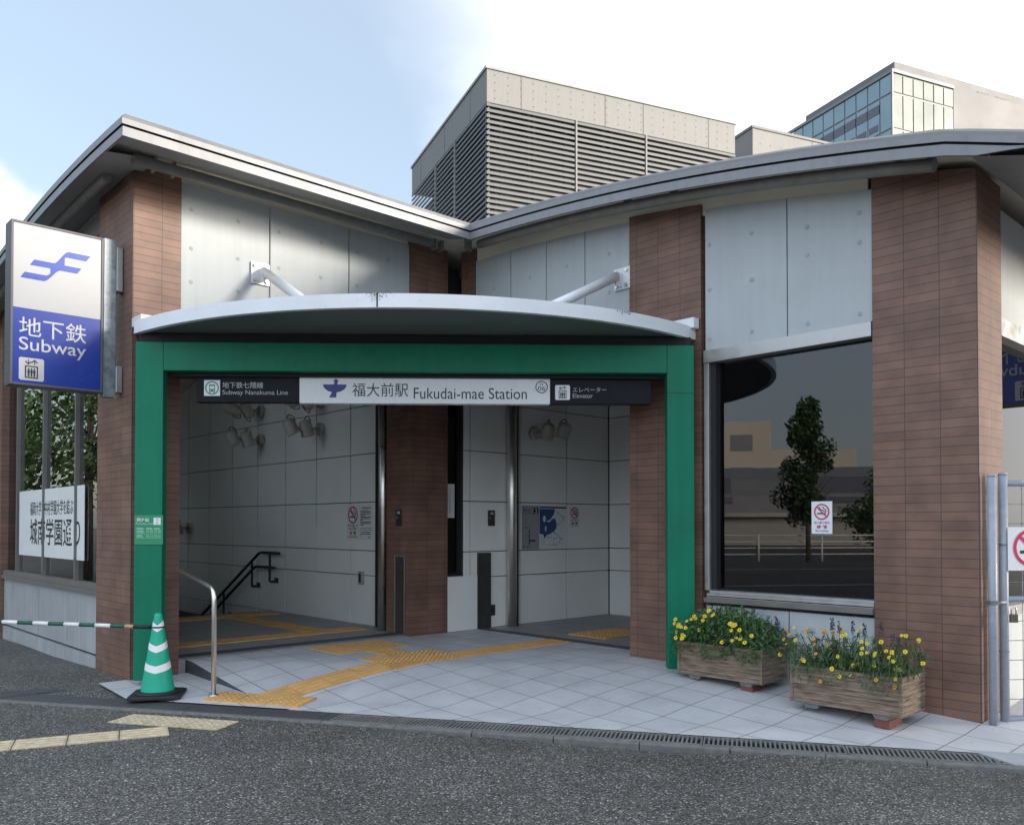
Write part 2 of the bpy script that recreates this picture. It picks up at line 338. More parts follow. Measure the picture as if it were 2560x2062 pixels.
M['roadpaint'] = pm('road paint', (.62, .62, .6), .7, var=.15, scale=8)
M['brass'] = pm('padlock brass', (.16, .14, .10), .4, .6)
M['room'] = pm('dim room wall', (.10, .10, .105), .8)

def wood_mat():
    m, n, l, b = new_mat('mock timber concrete'); b.inputs['Roughness'].default_value = .85
    t = n.new('ShaderNodeTexCoord'); mp = n.new('ShaderNodeMapping'); mp.inputs['Scale'].default_value = (2.2, 2.2, 26); l.new(t.outputs['Object'], mp.inputs[0])
    no = n.new('ShaderNodeTexNoise'); no.inputs['Scale'].default_value = 2.2; no.inputs['Detail'].default_value = 7; no.inputs['Roughness'].default_value = .65; l.new(mp.outputs[0], no.inputs['Vector'])
    cr = n.new('ShaderNodeValToRGB'); e = cr.color_ramp.elements
    e[0].position = .32; e[0].color = (.05, .038, .03, 1); e[1].position = .7; e[1].color = (.33, .25, .185, 1)
    e2 = cr.color_ramp.elements.new(.5); e2.color = (.21, .155, .112, 1)
    l.new(no.outputs[0], cr.inputs[0]); l.new(cr.outputs[0], b.inputs['Base Color'])
    bu = n.new('ShaderNodeBump'); bu.inputs['Strength'].default_value = .8; bu.inputs['Distance'].default_value = .012; l.new(no.outputs[0], bu.inputs['Height']); l.new(bu.outputs[0], b.inputs['Normal'])
    return m
M['wood'] = wood_mat()

def text(s, mat, parent, box, y=-.003, name='lettering', bold=0):
    cu = bpy.data.curves.new(name, 'FONT'); cu.body = s; cu.size = 1; cu.extrude = 0; cu.offset = bold
    ob = bpy.data.objects.new(name, cu); scene.collection.objects.link(ob)
    bpy.context.view_layer.update()
    me = bpy.data.meshes.new_from_object(ob.evaluated_get(bpy.context.evaluated_depsgraph_get()))
    bpy.data.objects.remove(ob)
    xs = [v.co.x for v in me.vertices]; ys = [v.co.y for v in me.vertices]
    if not xs: return None
    x0, x1, y0, y1 = min(xs), max(xs), min(ys), max(ys)
    bx0, bz0, bx1, bz1 = box
    for v in me.vertices:
        v.co = (bx0 + (v.co.x-x0)/(x1-x0)*(bx1-bx0), y, bz0 + (v.co.y-y0)/max(1e-6, y1-y0)*(bz1-bz0))
    me.materials.clear(); me.materials.append(mat)
    o = bpy.data.objects.new(name, me); scene.collection.objects.link(o); o.parent = parent
    return o

# ------------------------------------------------------------------ ground
G0, G1 = Vector((-3.67, 7.06, 0)), Vector((3.07, 5.25, 0))
gd = (G1-G0).normalized(); gn = Vector((-gd.y, gd.x, 0))
def gdist(p): return (Vector((p[0], p[1], 0))-G0).dot(gn)
def a_g(b):                                       # a of the drain line at b
    P0 = W(b, 0); t = -gdist(P0)/Av.dot(gn); return t
FL = .19
def zg(b, a):
    d = gdist(W(b, a)); t = clamp((b+3.45)/3.45)
    d1 = lerp(.62, .75, t); d2 = lerp(1.25, 2.3, t)
    lo = .02 + .03*clamp(d, 0, d1)
    return lo + (FL-.02-.03*d1)*clamp((d-d1)/(d2-d1))
def za(x, y):                                     # asphalt height: rises a little towards the left wall
    d = gdist((x, y)); b, a = AB((x, y, 0))
    k = clamp((-2.9-b)/.6)*clamp(d/.9)*clamp((8.6-a)/2.2)
    return .06*k
asp = MB()
xs = [-400, -60, -20, -9] + [-7+.35*i for i in range(16)] + [-1, 2, 6, 14, 60, 400]
ys = [-400, -80, -20, 0, 4] + [5+.3*i for i in range(20)] + [13, 20, 60, 400]
n_y = len(ys)
for x in xs:
    for y in ys:
        b, a = AB((x, y, 0)); z = za(x, y)
        inside = gdist((x, y)) > .35 and b > -3.2
        asp.v.append((x, y, z - (.06 if inside else 0)))
for i in range(len(xs)-1):
    for j in range(n_y-1):
        k = i*n_y+j; asp.f.append((k, k+n_y, k+n_y+1, k+1)); asp.m.append(0); asp.sm.append(True)
tag(asp.build('ground', M['asphalt'], fix=False), kind='structure')

pav = MB()
RE = -3.34                                        # left edge of the ramp
def pv(u, v):
    b = lerp(RE, 3.2, u); a0 = a_g(b)+.516; a1 = lerp(6.15, 5.9, u) if b < .38 else 0.02
    a = lerp(a0, a1, v); return (b, a, zg(b, a))
def pv1(u, v): return pv(u*(.34-RE)/(3.2-RE), v)
pav.grid(pv1, 40, 44)
# right end strip beyond the corner pillar, out to the gate
pav.grid(lambda u, v: (lambda b: (b, lerp(a_g(b)+.516, -.02, v), zg(b, lerp(a_g(b)+.516, -.02, v))))(lerp(.34, .95, u)), 8, 8)
# ramp side wall and low tiles beside it
rs = MB(); rs.add([(RE, a_g(RE)+.516, -.05), (RE, 6.1, -.05), (RE, 6.1, FL)] + [(RE, lerp(6.1, a_g(RE)+.516, k/10), zg(RE, lerp(6.1, a_g(RE)+.516, k/10))) for k in range(1, 11)], [tuple(range(13))])
tag(rs.build('ramp_side', M['granite'], loc=O, rot=AL, fix=False), kind='structure')
pav.grid(lambda u, v: (lambda b: (b, lerp(a_g(b)+.516, 6.02, v), .035+.035*v))(lerp(-4.15, RE, u)), 6, 6)
pavo = pav.build('paving', M['paving'], loc=O, rot=AL, fix=False); tag(pavo, kind='structure')

fl = MB()
fl.box(-3.78, -.45, 6.06, 9.9, .05, FL+.004)
for k in range(9): fl.box(-3.78, -.45, 9.9+.3*k, 10.2+.3*k+.02, -2, FL-.16*(k+1))
fl.box(-3.78, -.45, 12.6, 16, -2, FL-.16*9)
fl.box(-.45, 3.2, 5.9, 6.3, .05, FL+.002); fl.box(.3, 2.9, 2.6, 5.95, .05, FL+.004)
tag(fl.build('interior_floor', M['floor'], loc=O, rot=AL), kind='structure')
th = MB()
th.box(-3.44, -.70, 6.18, 6.36, FL-.05, FL+.010); th.box(.32, .46, 3.24, 5.9, FL-.05, FL+.010)
tag(th.build('threshold_strip', M['granite'], loc=O, rot=AL), kind='structure')

def gp(s, d, z): return G0 + gd*s + gn*d + Vector((0, 0, z))
kb = MB(); LG = (G1-G0).length
sk = -2.5
while sk < LG+1.4:
    kb.hexa([gp(sk, 0, -.1), gp(sk+.595, 0, -.1), gp(sk+.595, .048, -.1), gp(sk, .048, -.1), gp(sk, 0, .012), gp(sk+.595, 0, .012), gp(sk+.595, .048, .02), gp(sk, .048, .02)])
    sk += .6
tag(kb.build('kerb', M['kerb'], bevel=.006), kind='structure')
SG = 2.35                                         # the grating starts here
gs = MB(); sk = -.75
while sk < SG-.05:
    e = min(sk+.595, SG)
    dl = lambda q: .271
    gs.hexa([gp(sk, .052, -.1), gp(e, .052, -.1), gp(e, dl(e), -.1), gp(sk, dl(sk), -.1), gp(sk, .052, .022), gp(e, .052, .022), gp(e, dl(e), .027), gp(sk, dl(sk), .027)]); sk += .6
tag(gs.build('granite_strip', M['granite'], bevel=.003), kind='structure')
# right end fill tile beyond the grate
et = MB(); et.hexa([gp(LG+.02, .052, -.1), gp(LG+1.6, .052, -.1), gp(LG+1.6, .32, -.1), gp(LG-.16, .32, -.1), gp(LG+.02, .052, .024), gp(LG+1.6, .052, .024), gp(LG+1.6, .32, .032), gp(LG-.16, .32, .032)])
tag(et.build('paving_edge', M['plinth']), kind='structure')
pw = MB(); pw.hexa([gp(-1.15, .053, -.1), gp(-.77, .053, -.1), gp(-.3, .62, -.1), gp(-.55, .62, -.1), gp(-1.15, .053, .03), gp(-.77, .053, .03), gp(-.3, .62, .034), gp(-.55, .62, .034)])
tag(pw.build('paving_border', M['granite']), kind='structure')
# drain gratings, one per metre
ngr = 5; gl = (LG-SG-.02)/ngr
def grating(s0, s1, skew=False):
    m = MB(); z = .024
    for d0, d1 in ((.052, .064), (.258, .271)):
        m.hexa([gp(s0, d0, 0), gp(s1, d0, 0), gp(s1, d1, 0), gp(s0, d1, 0), gp(s0, d0, z), gp(s1, d0, z), gp(s1, d1, z), gp(s0, d1, z)])
    for e in (s0, s1-.012):
        m.hexa([gp(e, .064, 0), gp(e+.012, .064, 0), gp(e+.012, .258, 0), gp(e, .258, 0), gp(e, .064, z), gp(e+.012, .064, z), gp(e+.012, .258, z), gp(e, .258, z)])
    q = s0+.03
    while q < s1-.03:
        m.hexa([gp(q, .064, .0), gp(q+.014, .064, .0), gp(q+.014, .258, .0), gp(q, .258, .0), gp(q, .064, z-.002), gp(q+.014, .064, z-.002), gp(q+.014, .258, z-.002), gp(q, .258, z-.002)]); q += .031
    return m
dch = MB(); dch.hexa([gp(SG, .05, -.2), gp(LG, .05, -.2), gp(LG, .27, -.2), gp(SG, .27, -.2), gp(SG, .05, -.002), gp(LG, .05, -.002), gp(LG, .27, -.002), gp(SG, .27, -.002)])
tag(dch.build('drain_channel', M['dark']), kind='structure')
GL = ['drain grating next to the dark granite strip', 'drain grating second from the granite strip, below the yellow guide path', 'drain grating in the middle of the row along the kerb', 'drain grating in front of the two planters', 'drain grating at the right end, by the gate post']
for k in range(ngr):
    o = grating(SG+k*gl+.003, SG+(k+1)*gl-.003).build('drain_grating', M['iron']); tag(o, GL[k], 'drain grating', 'drain gratings along the kerb')

# tactile paving (raised dots and bars are modelled)
def tact_quad(P, nu, nv, kind_, mat, name, zf, nest=None):
    """P: four plan corners (x,y) in the target frame, tiles nu x nv"""
    m = MB(); P = [Vector((p[0], p[1], 0)) for p in P]
    def Q(u, v): return P[0]*(1-u)*(1-v) + P[1]*u*(1-v) + P[2]*u*v + P[3]*(1-u)*v
    def q3(u, v, h): p = Q(u, v); return (p.x, p.y, zf(p.x, p.y)+h)
    for i in range(nu):
        for j in range(nv):
            g = .012; u0, u1, v0, v1 = (i+g)/nu, (i+1-g)/nu, (j+g)/nv, (j+1-g)/nv
            m.add([q3(u0,v0,-.02), q3(u1,v0,-.02), q3(u1,v1,-.02), q3(u0,v1,-.02), q3(u0,v0,.010), q3(u1,v0,.010), q3(u1,v1,.010), q3(u0,v1,.010)], [(4,5,6,7),(0,1,5,4),(1,2,6,5),(2,3,7,6),(3,0,4,7)])
            if kind_ == 'dot':
                for a in range(5):
                    for b in range(5):
                        cu, cv = lerp(u0, u1, (a+.5)/5), lerp(v0, v1, (b+.5)/5); c = Vector(q3(cu, cv, .010))
                        ring0 = [c+Vector((.014*math.cos(k*math.pi/4), .014*math.sin(k*math.pi/4), 0)) for k in range(8)]
                        ring1 = [c+Vector((.008*math.cos(k*math.pi/4), .008*math.sin(k*math.pi/4), .006)) for k in range(8)]
                        m.add(ring0+ring1, [(k, (k+1) % 8, (k+1) % 8+8, k+8) for k in range(8)]+[tuple(range(8, 16))])
            else:
                for b in range(4):
                    w0, w1 = lerp(v0, v1, (b+.28)/4), lerp(v0, v1, (b+.72)/4); ua, ub = lerp(u0, u1, .04), lerp(u0, u1, .96)
                    t0, t1 = lerp(w0, w1, .2), lerp(w0, w1, .8)
                    m.add([q3(ua,w0,.010), q3(ub,w0,.010), q3(ub,w1,.010), q3(ua,w1,.010), q3(ua,t0,.016), q3(ub,t0,.016), q3(ub,t1,.016), q3(ua,t1,.016)], [(4,5,6,7),(0,1,5,4),(1,2,6,5),(2,3,7,6),(3,0,4,7)])
    return m
zl = lambda b, a: zg(b, a)
zi = lambda b, a: FL+.006
def tloc(m, mats, rot=True):
    o = m.build('tactile_paving', mats, fix=False, **(dict(loc=O, rot=AL) if rot else {})); tag(o, kind='structure')
def rect(b0, b1, a0, a1): return [(b0, a0), (b1, a0), (b1, a1), (b0, a1)]
def zw(x, y):
    b, a = AB((x, y, 0)); a0 = a_g(b)+.516
    return max(.03, zg(b, a) if b > RE and a > 4.4 else .035+.035*clamp((a-a0)/(6.02-a0)), zg(b, a))
tloc(tact_quad(rect(-3.35, -2.1, 4.33, 4.64), 4, 1, 'bar', M['yellow'], '', zl), M['yellow'])
tloc(tact_quad(rect(-2.1, -1.2, 4.30, 4.92), 3, 2, 'dot', M['yellow'], '', zl), M['yellow'])
tloc(tact_quad(rect(-1.2, .30, 4.33, 4.64), 5, 1, 'bar', M['yellow'], '', zl), M['yellow'])
tloc(tact_quad([(-1.78, 4.92), (-1.78, 5.32), (-1.48, 5.32), (-1.48, 4.92)], 1, 1, 'bar', M['yellow'], '', zl), M['yellow'])
tloc(tact_quad(rect(-2.08, -1.2, 5.32, 5.92), 3, 2, 'dot', M['yellow'], '', zl), M['yellow'])
tloc(tact_quad([tuple(gp(*p, 0))[:2] for p in ((1.03, .34), (1.93, .34), (1.93, .66), (1.03, .66))], 3, 1, 'dot', M['yellow'], '', zw), M['yellow'], False)
tloc(tact_quad(rect(-3.5, -.72, 6.85, 7.15), 9, 1, 'dot', M['yellow'], '', zi), M['yellow'])
tloc(tact_quad([(-1.45, 7.15), (-1.45, 9.3), (-1.15, 9.3), (-1.15, 7.15)], 7, 1, 'bar', M['yellow'], '', zi), M['yellow'])
tloc(tact_quad(rect(-3.6, -.6, 9.3, 9.6), 10, 1, 'dot', M['yellow'], '', zi), M['yellow'])
tloc(tact_quad(rect(.75, 1.65, 4.2, 4.8), 3, 2, 'dot', M['yellow'], '', zi), M['yellow'])
za2 = lambda x, y: -.004
tloc(tact_quad([(-3.0, 6.79), (-2.08, 6.54), (-2.16, 6.26), (-3.08, 6.51)], 3, 1, 'dot', M['paleyellow'], '', za2), M['paleyellow'], False)
def strip(p, q, w, n, kind_):
    p, q = Vector((*p, 0)), Vector((*q, 0)); t = (q-p).normalized(); nn = Vector((-t.y, t.x, 0))*w/2
    tloc(tact_quad([tuple((p-nn))[:2], tuple((q-nn))[:2], tuple((q+nn))[:2], tuple((p+nn))[:2]], n, 1, kind_, M['paleyellow'], '', za2), M['paleyellow'], False)
strip((-4.6, 5.30), (-2.50, 6.245), .29, 7, 'bar')

# gravel bed beyond the gate
gv = MB(); gv.grid(lambda u, v: tuple(W(lerp(.98, 7, u), lerp(-.9, .02, v), .03+.02*random.random()-O.z)), 80, 16)
tag(gv.build('gravel_bed', M['gravel'], fix=False), kind='structure')
sl = MB()
for i in range(420):
    b, a = random.uniform(1.0, 3.2), random.uniform(-.85, 0); c = W(b, a, .05); r = random.uniform(.012, .028)
    sl.lathe([(r*.5, -r*.5), (r, 0), (r*.55, r*.5)], 6, c=c, smooth=False)
tag(sl.build('gravel_stones', M['gravel']), kind='stuff')

# ------------------------------------------------------------------ the station building (local x = b, y = a)
bld = thing('station_building', 'subway station building with brown brick pillars, pale concrete panels and an arched roof', 'building', O, AL)
def part(name, m, mats, bevel=0, parent=None, fix=True): return m.build(name, mats, parent or bld, bevel, fix=fix)
def zt(a): return 4.955 - (a-6.1)**2/54 - (.12*max(0, .05-a))

def pillar(b0, b1, a0, a1, drop, zb=-.1):
    m = MB(); n = 8
    for i in range(n):
        p, q = lerp(a0, a1, i/n), lerp(a0, a1, (i+1)/n)
        zp, zq = zt(p)-drop, zt(q)-drop
        fs = [(4,5,6,7),(1,2,6,5),(3,0,4,7)]
        if i == 0: fs.append((0,1,5,4))
        if i == n-1: fs.append((2,3,7,6))
        m.add([(b0,p,zb),(b1,p,zb),(b1,q,zb),(b0,q,zb),(b0,p,zp),(b1,p,zp),(b1,q,zq),(b0,q,zq)], fs)
    return part('brick_pillar', m, M['brick'])
pillar(-3.89, -3.44, 5.98, 6.94, .10)
pillar(-.705, -.152, 5.96, 6.46, .06)
pillar(0, .45, 5.63, 5.88, .10, 3.26)
pillar(-.002, .45, 2.388, 3.238, .20)
pillar(-.004, .512, 0, .775, .15)
pillar(-3.89, -3.44, 10.85, 11.8, .10)
pillar(.06, .5, 2.352, 2.386, .25)

def holes(m, pts, axis, c):                        # form-tie holes: a shallow cone ring with a plug
    for p, z in pts:
        for k in range(12):
            a0, a1 = 2*math.pi*k/12, 2*math.pi*(k+1)/12
            f = lambda r, a, d: (p+r*math.cos(a), c-d, z+r*math.sin(a)) if axis == 'x' else (c-d, p+r*math.cos(a), z+r*math.sin(a))
            m.add([f(.021,a0,.002), f(.021,a1,.002), f(.013,a1,.004), f(.013,a0,.004)], [(0,1,2,3)], 1)
            m.add([f(.013,a0,.004), f(.013,a1,.004), f(0,a0,.003)], [(0,1,2)], 2)
# left facade panels (plane y = 5.98)
for x0, x1 in ((-3.437, -2.512), (-2.500, -1.551), (-1.539, -.708)):
    m = MB(); z1 = 4.83; m.box(x0, x1, 5.992, 6.14, 3.25, z1)
    ps = [(x, z) for x in (x0+.1, lerp(x0, x1, .63)) for z in (3.55, 3.87, 4.2, 4.58)]
    holes(m, ps, 'x', 5.992); part('concrete_panel', m, [M['concrete'], M['holes'], M['plinth']], .006)
m = MB(); m.box(-3.44, -.70, 6.03, 6.12, 3.25, 4.80); part('panel_backing', m, M['dark'])
# right facade panels (plane x = 0)
def rpanel(a0, a1, zb, drop, ps, name='concrete_panel', mat='concrete', x0=.012, x1=.16):
    m = MB(); n = 5
    for i in range(n):
        p, q = lerp(a0, a1, i/n), lerp(a0, a1, (i+1)/n); zp = zt(p)-drop if drop else .76; zq = zt(q)-drop if drop else .76
        fs = [(4,5,6,7),(1,2,6,5),(3,0,4,7)] + ([(0,1,5,4)] if i == 0 else []) + ([(2,3,7,6)] if i == n-1 else [])
        m.add([(x0,p,zb),(x1,p,zb),(x1,q,zb),(x0,q,zb),(x0,p,zp),(x1,p,zp),(x1,q,zq),(x0,q,zq)], fs)
    holes(m, ps, 'y', x0); return part(name, m, [M[mat], M['holes'], M['plinth']])
for a0, a1 in ((5.009, 5.622), (4.432, 4.997), (3.856, 4.420), (3.245, 3.844)):
    rpanel(a0, a1, 3.25, .25, [(lerp(a0, a1, .45), z) for z in (3.5, 3.9, 4.3)])
rpanel(1.523, 2.345, 3.125, .25, [(a, z) for a in (1.86, 2.30) for z in (3.22, 3.68, 4.10)])
rpanel(.78, 1.511, 3.125, .25, [(a, z) for a in (.88, 1.33) for z in (3.2, 3.78, 4.02)])
for bb in ((3.24, 5.64, 3.25, 4.45), (.76, 2.36, 3.13, 4.0), (.76, 2.36, .0, .74)): part('panel_backing', MB().box(.04, .14, *bb), M['dark'])
rpanel(1.523, 2.345, -.05, 0, [(1.95, .62)], 'plinth_panel', 'concrete'); rpanel(.78, 1.511, -.05, 0, [(.86, .62), (1.3, .62)], 'plinth_panel', 'concrete')

# roof: slab, fascia, soffits
roof = MB()
for b0, b1, a0, a1 in ((-.44, 12, -.92, 15.8), (-4.22, -.44, 5.19, 15.8)):
    roof.grid(lambda u, v: (lerp(b0, b1, v), lerp(a0, a1, u), zt(lerp(a0, a1, u))-.02), 40, 1, 0)
    roof.grid(lambda u, v: (lerp(b0, b1, v), lerp(a0, a1, u), zt(lerp(a0, a1, u))-.085), 40, 1, 1)
roofo = part('roof', roof, [M['metaltop'], M['beige']], fix=False)
PROF = [(-.13, .012), (-.05, -.002), (-.012, -.03), (0, -.06), (0, -.108), (-.028, -.110), (-.028, -.124), (-.008, -.126), (-.008, -.205), (-.03, -.205), (-.03, -.19)]
PMAT = [1, 1, 1, 0, 2, 2, 2, 0, 0, 0]
EB, EA, EL, ER = -.5, 5.13, -4.28, -.98
def ht(h, a): return max(h, -.11-.10*clamp((a+.55)/.45)) if h < -.11 else h
fas = MB()
def sweep(P, n):
    for k in range(len(PROF)-1):
        base = len(fas.v)
        for i in range(n+1):
            fas.v.append(P(i/n, *PROF[k])); fas.v.append(P(i/n, *PROF[k+1]))
        for i in range(n):
            q = base+2*i; fas.f.append((q, q+1, q+3, q+2)); fas.m.append(PMAT[k]); fas.sm.append(False)
sweep(lambda t, o, h: (lambda a: (EB-o, a, zt(a)+ht(h, a)))(lerp(EA-o, ER-o, t)), 30)
sweep(lambda t, o, h: (lerp(EL-o, EB-o, t), EA-o, zt(EA)+h), 4)
sweep(lambda t, o, h: (lambda a: (EL-o, a, zt(a)+h))(lerp(EA-o, 15.8, t)), 24)
sweep(lambda t, o, h: (lerp(EB-o, 12, t), ER-o, zt(ER)+max(h, -.125)), 4)
part('fascia', fas, [M['metal'], M['metaltop'], M['dark']], parent=roofo)
sof = MB()
sof.grid(lambda u, v: (lerp(-.475, -.24, v), lerp(-.12, 5.4, u), zt(lerp(-.12, 5.4, u))-.192+.09*v), 30, 1)
sof.grid(lambda u, v: (lerp(-4.255, -.475, v), lerp(5.155, 5.55, u), zt(5.13)-.192+.09*u), 2, 2)
sof.grid(lambda u, v: (lerp(-4.255, -3.8, v), lerp(5.62, 15.7, u), zt(lerp(5.62, 15.7, u))-.192+.06*v), 16, 1)
part('soffit', sof, M['soffit'], parent=roofo, fix=False)
es = MB(); es.grid(lambda u, v: (lerp(-.475, 12, v), lerp(-.12, ER+.04, u), lerp(zt(-.12)-.2, zt(ER)-.125, u)), 4, 4)
es.grid(lambda u, v: (lerp(-.475, 12, v), -.12, lerp(zt(-.12)-.2, zt(-.12)-.09, u)), 1, 4)
part('end_soffit', es, M['metal'], parent=roofo, fix=False)
tb = MB()
tb.tube([(-.30, lerp(.18, 5.2, i/16), zt(lerp(.18, 5.2, i/16))-.205) for i in range(17)], .05, 14)
tb.tube([(lerp(-4.0, -.62, i/6), 5.68, zt(5.68)-.165) for i in range(7)], .05, 14)
tb.tube([(-4.05, lerp(6.2, 12.5, i/10), zt(lerp(6.2, 12.5, i/10))-.19) for i in range(11)], .05, 14)
part('beam_tube', tb, M['tubegrey'], parent=roofo)
for b, a in ((-3.80, 5.7), (-3.62, 5.7), (-.45, 5.7), (-.55, 5.7)): part('beam_bracket', MB().box(b-.012, b+.012, a-.02, a+.07, zt(a)-.21, zt(a)-.09), M['tubegrey'], parent=roofo)
for a in (.22, .45, 2.5, 3.05, 5.45): part('beam_bracket', MB().box(-.31, -.21, a-.012, a+.012, zt(a)-.22, zt(a)-.09), M['tubegrey'], parent=roofo)

m = MB(); n = 20
for i in range(n):
    p, q = lerp(.82, 5.62, i/n), lerp(.82, 5.62, (i+1)/n)
    m.add([(.03,p,zt(p)-.30),(.05,p,zt(p)-.30),(.05,q,zt(q)-.30),(.03,q,zt(q)-.30),(.03,p,zt(p)-.087),(.05,p,zt(p)-.087),(.05,q,zt(q)-.087),(.03,q,zt(q)-.087)], [(0,1,2,3),(4,5,6,7),(1,2,6,5),(3,0,4,7)]+([(0,1,5,4)] if i == 0 else [])+([(2,3,7,6)] if i == n-1 else []))
part('eaves_board', m, M['beige'], parent=roofo)
part('eaves_board', MB().box(-3.44, -.72, 6.01, 6.03, 4.7, zt(6)-.087), M['beige'], parent=roofo)
# windows
def mkpane(m, name, mat, par): return m.build(name, mat, par, fix=True)
# right facade window
w1 = MB()
w1.box(-.02, .13, .78, 2.352, 3.0, 3.118, 0)                 # header band
w1.box(-.012, .13, 2.30, 2.352, .90, 3.0, 0); w1.box(.02, .16, 2.245, 2.30, .92, 3.0, 1)
w1.box(-.035, .15, .778, 2.352, .79, .835, 2); w1.box(-.012, .15, .778, 2.33, .835, .872, 0); w1.box(.0, .15, .778, 2.31, .872, .90, 0); w1.box(-.016, .0, .778, 2.31, .845, .853, 1)
wf = part('window', w1, [M['alu'], M['darkalu'], M['mull']], .004)
m = MB(); m.box(.09, .10, .778, 2.245, .90, 3.0); m.build('pane', M['glassdark'], wf)
# V corner slot window and low tiled wall below it
w2 = MB(); w2.box(-.15, .13, 6.06, 6.12, .86, .90, 0); w2.box(.085, .13, 6.05, 6.12, .90, 4.6, 0); w2.box(-.15, .13, 6.05, 6.12, 4.25, 4.33, 1); w2.box(-.15, .085, 6.05, 6.12, 4.33, 4.7, 1)
wf = part('window', w2, [M['darkalu'], M['darkalu']])
m = MB(); m.box(-.15, .085, 6.075, 6.085, .90, 4.25); m.build('pane', M['glassdark'], wf)
# left side windows
w3 = MB(); w3.box(-3.86, -3.74, 6.94, 10.85, .84, .90, 0); w3.box(-3.88, -3.72, 6.94, 10.85, .79, .838, 0)
for a in (7.84, 9.08, 10.28): w3.box(-3.84, -3.74, a-.022, a+.022, .90, 4.62, 0); w3.box(-3.74, -3.68, a-.035, a+.035, .90, 4.62, 1)
w3.box(-3.84, -3.74, 6.94, 10.85, 4.50, 4.66, 0); w3.box(-3.86, -3.74, 11.8, 15.5, .84, .9, 0); w3.box(-3.84, -3.74, 11.8, 15.5, 3.6, 3.8, 0)
wf = part('window', w3, [M['mull'], M['darkalu']])
for a0, a1 in ((6.94, 7.81), (7.87, 9.05), (9.11, 10.25), (10.31, 10.85), (11.8, 15.5)):
    m = MB(); m.box(-3.80, -3.79, a0, a1, .9, 4.5 if a0 < 11 else 3.7); m.build('pane', M['glassleft'], wf)
m = MB()
for a0, a1 in ((6.945, 8.05), (8.06, 9.2), (9.21, 10.4), (10.41, 10.85), (11.8, 13.2), (13.21, 15.5)):
    m.box(-3.84, -3.7, a0, a1, .18, .79); m.box(-3.855, -3.7, a0, a1, -.1, .155)
m.box(-3.8, -3.72, 6.94, 15.5, -.1, .78, 1); part('plinth_panel', m, [M['plinth'], M['dark']])
# right end wall
for b0, b1 in ((.518, 1.9), (1.912, 3.4), (3.412, 5.0)):
    part('plinth_panel', MB().box(b0, b1, .075, .2, -.1, .78), M['concrete'], .006); part('concrete_panel', MB().box(b0, b1, .075, .2, 3.125, 4.02), M['concrete'], .006)
w4 = MB(); w4.box(.515, 5, .04, .2, .782, .86, 0); w4.box(.515, 5, .03, .2, 2.98, 3.118, 0); w4.box(.515, .57, .09, .2, .86, 2.98, 1)
for b in (2.2, 3.7): w4.box(b-.03, b+.03, .08, .2, .86, 2.98, 1)
wf = part('window', w4, [M['alu'], M['darkalu']])
for b0, b1 in ((.57, 2.17), (2.23, 3.67), (3.73, 5)):
    m = MB(); m.box(b0, b1, .13, .14, .86, 2.98); m.build('pane', M['glassdark'], wf)
pillar(5.0, 5.5, 0, .775, .15)
# interior tiled walls
ZR = [FL, .84, 1.165, 1.8, 2.435, 3.07, 3.70, 4.33]
def tiles(m, cols, rows, f, g=.0055):
    for c0, c1 in zip(cols[:-1], cols[1:]):
        for r0, r1 in zip(rows[:-1], rows[1:]): f(m, c0+g*2, c1-g*2, r0+g, r1-g)
m = MB(); tiles(m, [7.06, 7.671]+[7.671+.893*k for k in range(1, 9)], [-1.1, -.44]+ZR[:-1]+[3.7, 4.6], lambda m, c0, c1, r0, r1: m.box(-.45, -.41, c0, c1, r0, r1)); m.box(-.412, -.2, 6.4, 14.8, -2, 4.6, 1)
part('tiled_wall', m, [M['tile'], M['joint']], .0015)
m = MB(); tiles(m, [.23, 1.09, 2.0, 2.9], ZR, lambda m, c0, c1, r0, r1: m.box(c0, c1, 5.98, 6.02, r0, r1)); m.box(.13, 2.9, 6.015, 6.3, 0, 4.5, 1)
tiles(m, [.13, .23], ZR[1:], lambda m, c0, c1, r0, r1: m.box(c0, c1, 5.98, 6.02, r0, r1))
part('tiled_wall', m, [M['tile'], M['joint']], .0015)
m = MB(); tiles(m, [-.15, .34], [FL, .865], lambda m, c0, c1, r0, r1: m.box(c0, c1, 5.965, 6.12, r0, r1), .002); part('tiled_wall', m, [M['tile'], M['joint']], .002)
m = MB(); tiles(m, [2.6, 3.0, 3.85, 4.75, 5.45, 5.98], ZR, lambda m, c0, c1, r0, r1: m.box(2.90, 2.94, c0, c1, r0, r1)); m.box(2.938, 3.1, 2.6, 6.3, 0, 4.5, 1)
part('tiled_wall', m, [M['tile'], M['joint']], .0015)
m = MB(); m.box(.45, 2.9, 2.5, 2.6, 0, 4.4); part('partition_wall', m, M['tile'])
m = MB(); m.box(.5, 5, 2.40, 2.5, 0, 4.3); m.box(5.0, 5.1, .2, 2.4, 0, 4.3); m.box(.16, 5, .2, 2.4, .0, .10); part('room_wall', m, M['room'])
m = MB(); m.box(-3.9, 12, 15.5, 15.7, -2, 3.6); m.box(5.5, 12, .1, .3, 0, 3.9); m.box(11.9, 12, .1, 15.5, 0, 3.9); m.box(3.1, 3.2, 6.3, 15.5, 0, 4.0); part('rear_wall', m, M['plinth'])
# stainless columns and shutter guides
for b, a in ((-.645, 6.62), (.845, 5.87)):
    m = MB(); m.tube([(b, a, FL), (b, a, 3.6)], .062, 20); o = part('steel_column', m, M['stainless'])
for bb in ((-.47, -.40, 6.90, 7.052), (.915, .955, 5.86, 5.97)): part('shutter_guide', MB().box(*bb, FL, 3.6), M['rail'])
for bb in ((-3.44, -.7, 6.75, 7.0, 3.18, 3.6), (.4, .9, 3.2, 5.9, 3.05, 3.5)): part('shutter_box', MB().box(*bb), M['darkdoor'])
